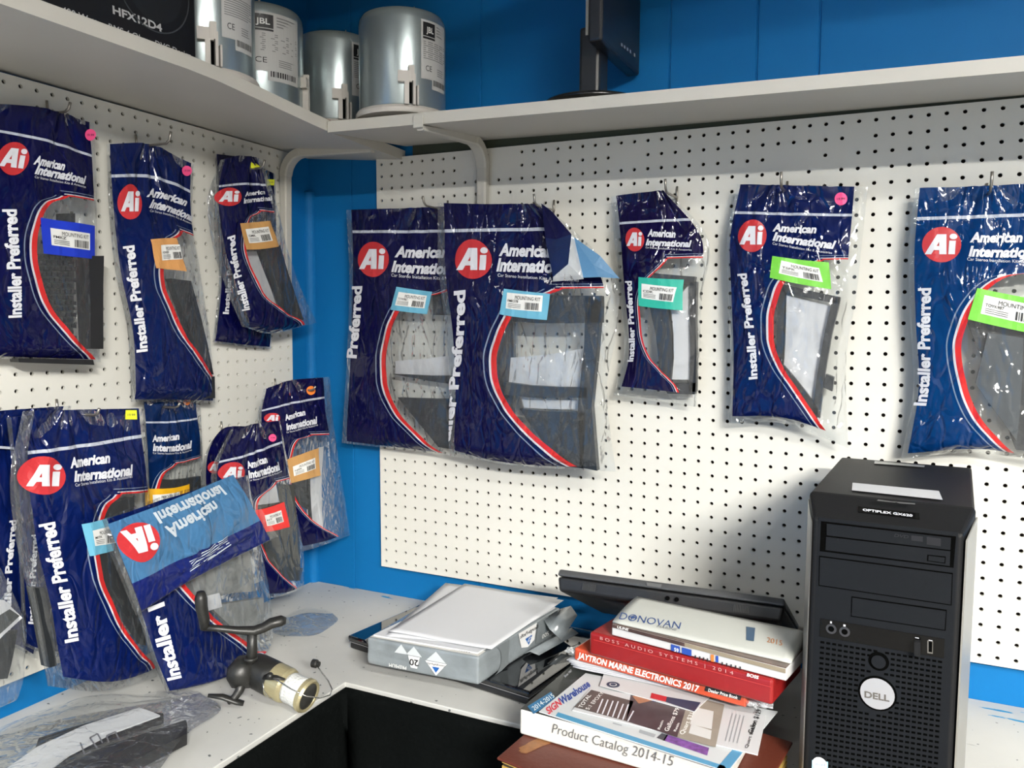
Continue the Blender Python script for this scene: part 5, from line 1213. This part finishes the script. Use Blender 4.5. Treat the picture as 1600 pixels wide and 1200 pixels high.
# index-tabbed catalogue
UZ0 = QZ1+.0012; UZ1 = UZ0+.0165
a_, b2_ = A(on(2, UZ1, 956, 975)[:2]), A(on(2, UZ1, 1229, 1045)[:2]); ud = b2_-a_; un = A([-ud[1], ud[0]])/np.linalg.norm(ud)
UQ = [tuple(a_), tuple(b2_), tuple(b2_+un*.10), tuple(a_+un*.10)]
ub = thing('supply_catalog', ((a_[0]+b2_[0])/2, (a_[1]+b2_[1])/2+.07, UZ0), 'white-edged supply catalogue with blue and orange index marks on the red catalogue', 'book', 'books and catalogues in the stack')
mb = MB(); mb.prism(UQ, UZ0, UZ1); mb.build('pages', mat('pages_white', (.52, .52, .52), .5), ub, bevel=.0015)
mb = MB(); mb.prism(inset(UQ, .001), UZ1+.0001, UZ1+.0012); mb.build('cover', mat('cover_photo', (.11, .07, .055), .3, coat=.4, noise_amt=.9, nscale=45), ub)
UP_ = vpl(a_-un*.0008, b2_-un*.0008)
UP_.quads('cover_strip', ub, mat('strip_dark', (.06, .035, .03), .35, noise_amt=.9, nscale=60), [[(957, 975), (1070, 1004), (1070, 1010), (957, 980)]], .0008); UP_.quads('cover_strip', ub, mat('strip_tan', (.24, .20, .14), .35, noise_amt=.2, nscale=40), [[(1070, 1004), (1228, 1045), (1228, 1052), (1070, 1010)]], .0008)
UP_.text('cover_brand', ub, M_label_white, 'ULINE', (965, 981), (983, 985.5), (965, 977), .0012, .02, .2)
ib = mat('index_blue', (.02, .06, .30), .4); io_ = mat('index_orange', (.62, .17, .03), .4)
for q_ in ([(1049, 1006), (1063, 1010), (1063, 1020), (1049, 1016)], [(1066, 1011), (1081, 1015), (1081, 1025), (1066, 1021)], [(1119, 1024), (1123, 1025), (1123, 1035), (1119, 1034)]): UP_.quads('index_mark', ub, ib, [q_], .0010)
UP_.quads('index_mark', ub, io_, [[(1111, 1022), (1116, 1023), (1116, 1034), (1111, 1033)]], .0010); UP_.text('index_text', ub, M_label_white, '59', (1054, 1017), (1061, 1019), (1054, 1011), .0014, .02)
UP_.quads('index_text', ub, BLACK_INK, [[(x, 1023+(x-1085)*.25), (x+2, 1023.5+(x-1085)*.25), (x+2, 1028.5+(x-1085)*.25), (x, 1028+(x-1085)*.25)] for x in (1086, 1093, 1099, 1105, 1128, 1135, 1142, 1149, 1156)], .0010)
# marine catalogue, cover bowed
DZ0 = UZ1+.0015
dn = thing('marine_catalog', (.76, -.31, DZ0), 'white bowed catalogue with blue serif title on top of the stack', 'book', 'books and catalogues in the stack')
dl, dr = A(on(2, DZ0+.002, 957, 971)[:2]), A(on(2, DZ0+.002, 1236, 1035)[:2]); dd = dr-dl; dnn = A([-dd[1], dd[0]])/np.linalg.norm(dd)
def dfun(u, v, off=0):
    """u along the edge, v 0 front .. 1 back"""
    h = .002+.013*math.sin(min(v, 1)*math.pi*.5)**.8
    p = dl+dd*u+dnn*(v*.085); return A([p[0], p[1], DZ0+h+off])
class Df(Pl):
    def __init__(s): pass
    f = staticmethod(dfun)
    def inv(s, p):
        q = A([.5, .5]); p = A(p, float)
        for _ in range(20):
            f0 = proj(dfun(*q)); h = 1e-3; J = A([(proj(dfun(q[0]+h, q[1]))-f0)/h, (proj(dfun(q[0], q[1]+h))-f0)/h]).T
            q = np.clip(q+np.clip(np.linalg.solve(J, p-f0), -.2, .2), .0, 1.0)
        return q
DP = Df(); V = []; Fc = []; nu, nv = 20, 10
for top in (1, 0):
    for j in range(nv+1):
        for i in range(nu+1): p = dfun(i/nu, j/nv); V.append(p if top else (p[0], p[1], DZ0))
W1 = nu+1; M_ = W1*(nv+1)
for j in range(nv):
    for i in range(nu): k = j*W1+i; Fc.append([k, k+1, k+W1+1, k+W1]); Fc.append([M_+k, M_+k+W1, M_+k+W1+1, M_+k+1])
ring = list(range(W1))+[j*W1+nu for j in range(1, nv+1)]+[nv*W1+i for i in range(nu-1, -1, -1)]+[j*W1 for j in range(nv-1, 0, -1)]
for a, b_ in zip(ring, ring[1:]+ring[:1]): Fc.append([a, a+M_, b_+M_, b_])
mesh('cover', V, Fc, mat('cover_white', (.43, .44, .41), .45, coat=.1), dn, smooth=True)
navy_ink = mat('title_navy', (.03, .07, .22), .4)
DP.text('title', dn, navy_ink, 'DONOVAN', (967, 968), (1063, 984), (970, 957), .0010, -.005, .1); DP.text('subtitle', dn, mat('ink_grey', (.12, .13, .15), .5), 'MARINE', (1026, 981), (1058, 987), (1027, 977), .0010, -.01, .25)
DP.text('year', dn, mat('year_orange', (.45, .18, .06), .5), '2015', (1198, 1004), (1222, 1010), (1199, 996), .0010, .0)
q0 = DP.inv((989, 966)); qs = []
for k in range(8): a = k*math.pi/4; r_ = .034 if k % 2 == 0 else .018; qs.append([(q0[0]+r_*math.cos(a), q0[1]+r_*3.2*math.sin(a)), (q0[0]+.006*math.cos(a+.8), q0[1]+.02*math.sin(a+.8)), (q0[0], q0[1]), (q0[0]+.006*math.cos(a-.8), q0[1]+.02*math.sin(a-.8))])
quads_on('compass_star', dn, navy_ink, dfun, [[tuple(np.clip(c_, 0, 1)) for c_ in q_] for q_ in qs], .0016, 1, 1)
DP.quads('blue_marker', dn, mat('marker_blue', (.04, .08, .14), .4), [[(1166, 980), (1180, 982), (1178, 1003), (1166, 1001)]], .0010)

# ------------------------------------------------------------------ fishing reel
rp0 = A([.135, -.515, 0]); rn = A([.66, -.75, 0]); rn /= np.linalg.norm(rn)
def rp(u, v, k=0.0):
    d = ray(u, v); t = ((rp0+rn*k-CAM)@rn)/(d@rn); return CAM+t*d
reel = thing('fishing_reel', (.135, -.515, CT), 'black spinning fishing reel with a gold spool of white line lying on the counter', 'reel')
rb = mat('reel_black', (.013, .013, .012), .42, bump=.1, bscale=120); gold = mat('spool_gold', (.42, .37, .22), .35, metal=.5, noise_amt=.2, nscale=40)
rr = A([.75, .66, 0]); ax_ = .74*rr+.62*rn+A([0, 0, -.22]); ax_ /= np.linalg.norm(ax_)
c0 = rp(412, 1058, -.02)
mb = MB(); mb.lathe([(.014, -.030), (.024, -.024), (.027, -.012), (.0275, .010), (.0275, .022), (.026, .024)], c0, ax_, 36); mb.build('rotor', rb, reel, smooth=True)
mb = MB(); mb.lathe([(.0265, .022), (.0275, .024), (.0275, .046), (.0262, .050), (.0235, .052)], c0, ax_, 40); mb.lathe([(.0235, .080), (.0262, .082), (.0265, .088), (.0245, .092), (.021, .091), (.019, .085), (.0, .083)], c0, ax_, 40); sp = mb.build('spool', gold, reel, smooth=False)
mb = MB(); mb.lathe([(.0225, .051), (.0238, .056), (.0232, .066), (.0238, .074), (.0225, .081)], c0, ax_, 36); mb.build('fishing_line', mat('line_white', (.55, .56, .55), .6, bump=.6, bscale=260), sp, smooth=True)
mb = MB(); mb.lathe([(.0205, .0885), (.020, .0905), (.012, .0925), (.0, .0935)], c0, ax_, 30); mb.build('drag_knob', mat('drag_black', (.03, .03, .028), .35, noise_amt=.6, nscale=60), sp)
mb = MB(); mb.tube([rp(*p) for p in ((420, 1063, .03), (436, 1070, .045), (455, 1082, .06), (478, 1093, .07), (500, 1096, .06), (516, 1091, .04), (519, 1082, .02), (513, 1069, .005), (503, 1056, -.005), (496, 1046, -.01))], .0010, 6); mb.build('bail_wire', mat('bail_steel', (.4, .4, .38), .25, metal=.9), reel, smooth=True)
mb = MB(); mb.tube([rp(*p) for p in ((411, 1072, .02), (412, 1084, .022), (420, 1095, .02), (434, 1101, .02))], .0009, 6); mb.build('bail_wire', mat('bail_steel', (.4, .4, .38), .25, metal=.9), reel, smooth=True)
mb = MB(); mb.tube([rp(415, 1063, .02), rp(430, 1064, .033), rp(445, 1067, .04)], [.007, .006, .0025], 10, flat=.6); mb.lathe([(.0, -.004), (.005, -.004), (.005, .003), (.0, .004)], rp(422, 1062, .034), rn, 14); mb.build('bail_arm', rb, reel, smooth=True)
mb = MB(); mb.lathe([(.003, -.006), (.0068, -.005), (.0068, .002), (.0045, .004), (.0045, .007), (.0, .008)], rp(493, 1042, -.01), .6*rn+.8*rr, 20); mb.build('line_roller', rb, reel)
# gear housing, stem and foot
mb = MB(); mb.tube([rp(384, 1034, -.02), rp(380, 1050, -.02), rp(378, 1065, -.02), rp(376, 1080, -.015)], [.015, .026, .026, .015], 16, flat=.85); mb.tube([rp(392, 1062, -.02), rp(412, 1058, -.02)], [.020, .024], 14)
mb.build('gear_housing', rb, reel, smooth=True)
mb = MB(); mb.tube([rp(377, 1070, -.01), rp(374, 1085, -.005), rp(366, 1096, .0), rp(356, 1102, .0)], [.010, .007, .006, .005], 12)
f0_, f1_ = rp(325, 1092, .0), rp(381, 1112, .004)
for p in (f0_, f1_): p[2] = max(p[2], CT+.0065)
mb.tube([f0_, f0_*.6+f1_*.4+A([0, 0, .003]), f1_*.8+f0_*.2, f1_], [.004, .007, .0072, .006], 12, flat=.6); mb.build('foot', rb, reel, smooth=True)
# crank
mb = MB(); mb.tube([rp(393, 1038, 0), rp(394, 1020, 0), rp(394, 992, 0)], [.0085, .0080, .0075], 14); mb.lathe([(.0105, 0), (.0105, .004)], rp(392, 1036, 0), (0, 0, 1), 18); mb.build('crank_shaft', rb, reel, smooth=True)
mb = MB(); mb.tube([rp(317, 986, .0), rp(340, 987, .0), rp(370, 990, .0), rp(397, 991, 0), rp(412, 986, 0), rp(424, 979, 0), rp(440, 975, 0), rp(447, 975, 0)], [.0060, .0062, .0075, .0095, .0095, .0105, .0105, .0065], 14, flat=.8); ca = mb.build('crank_arm', rb, reel, smooth=True)
mb = MB(); mb.tube([rp(320, 988, .0), rp(319, 972, .0), rp(315, 955, .0), rp(314, 940, 0), rp(314, 930, 0)], [.0070, .0085, .0092, .0095, .0060], 14); mb.build('crank_knob', rb, ca, smooth=True)
zmin = min((A(v.co)+ORG[reel.name])[2] for o in COL.objects if o.type == 'MESH' and (o.parent == reel or (o.parent and o.parent.parent == reel)) for v in o.data.vertices)
reel.location.z += CT+.0003-zmin
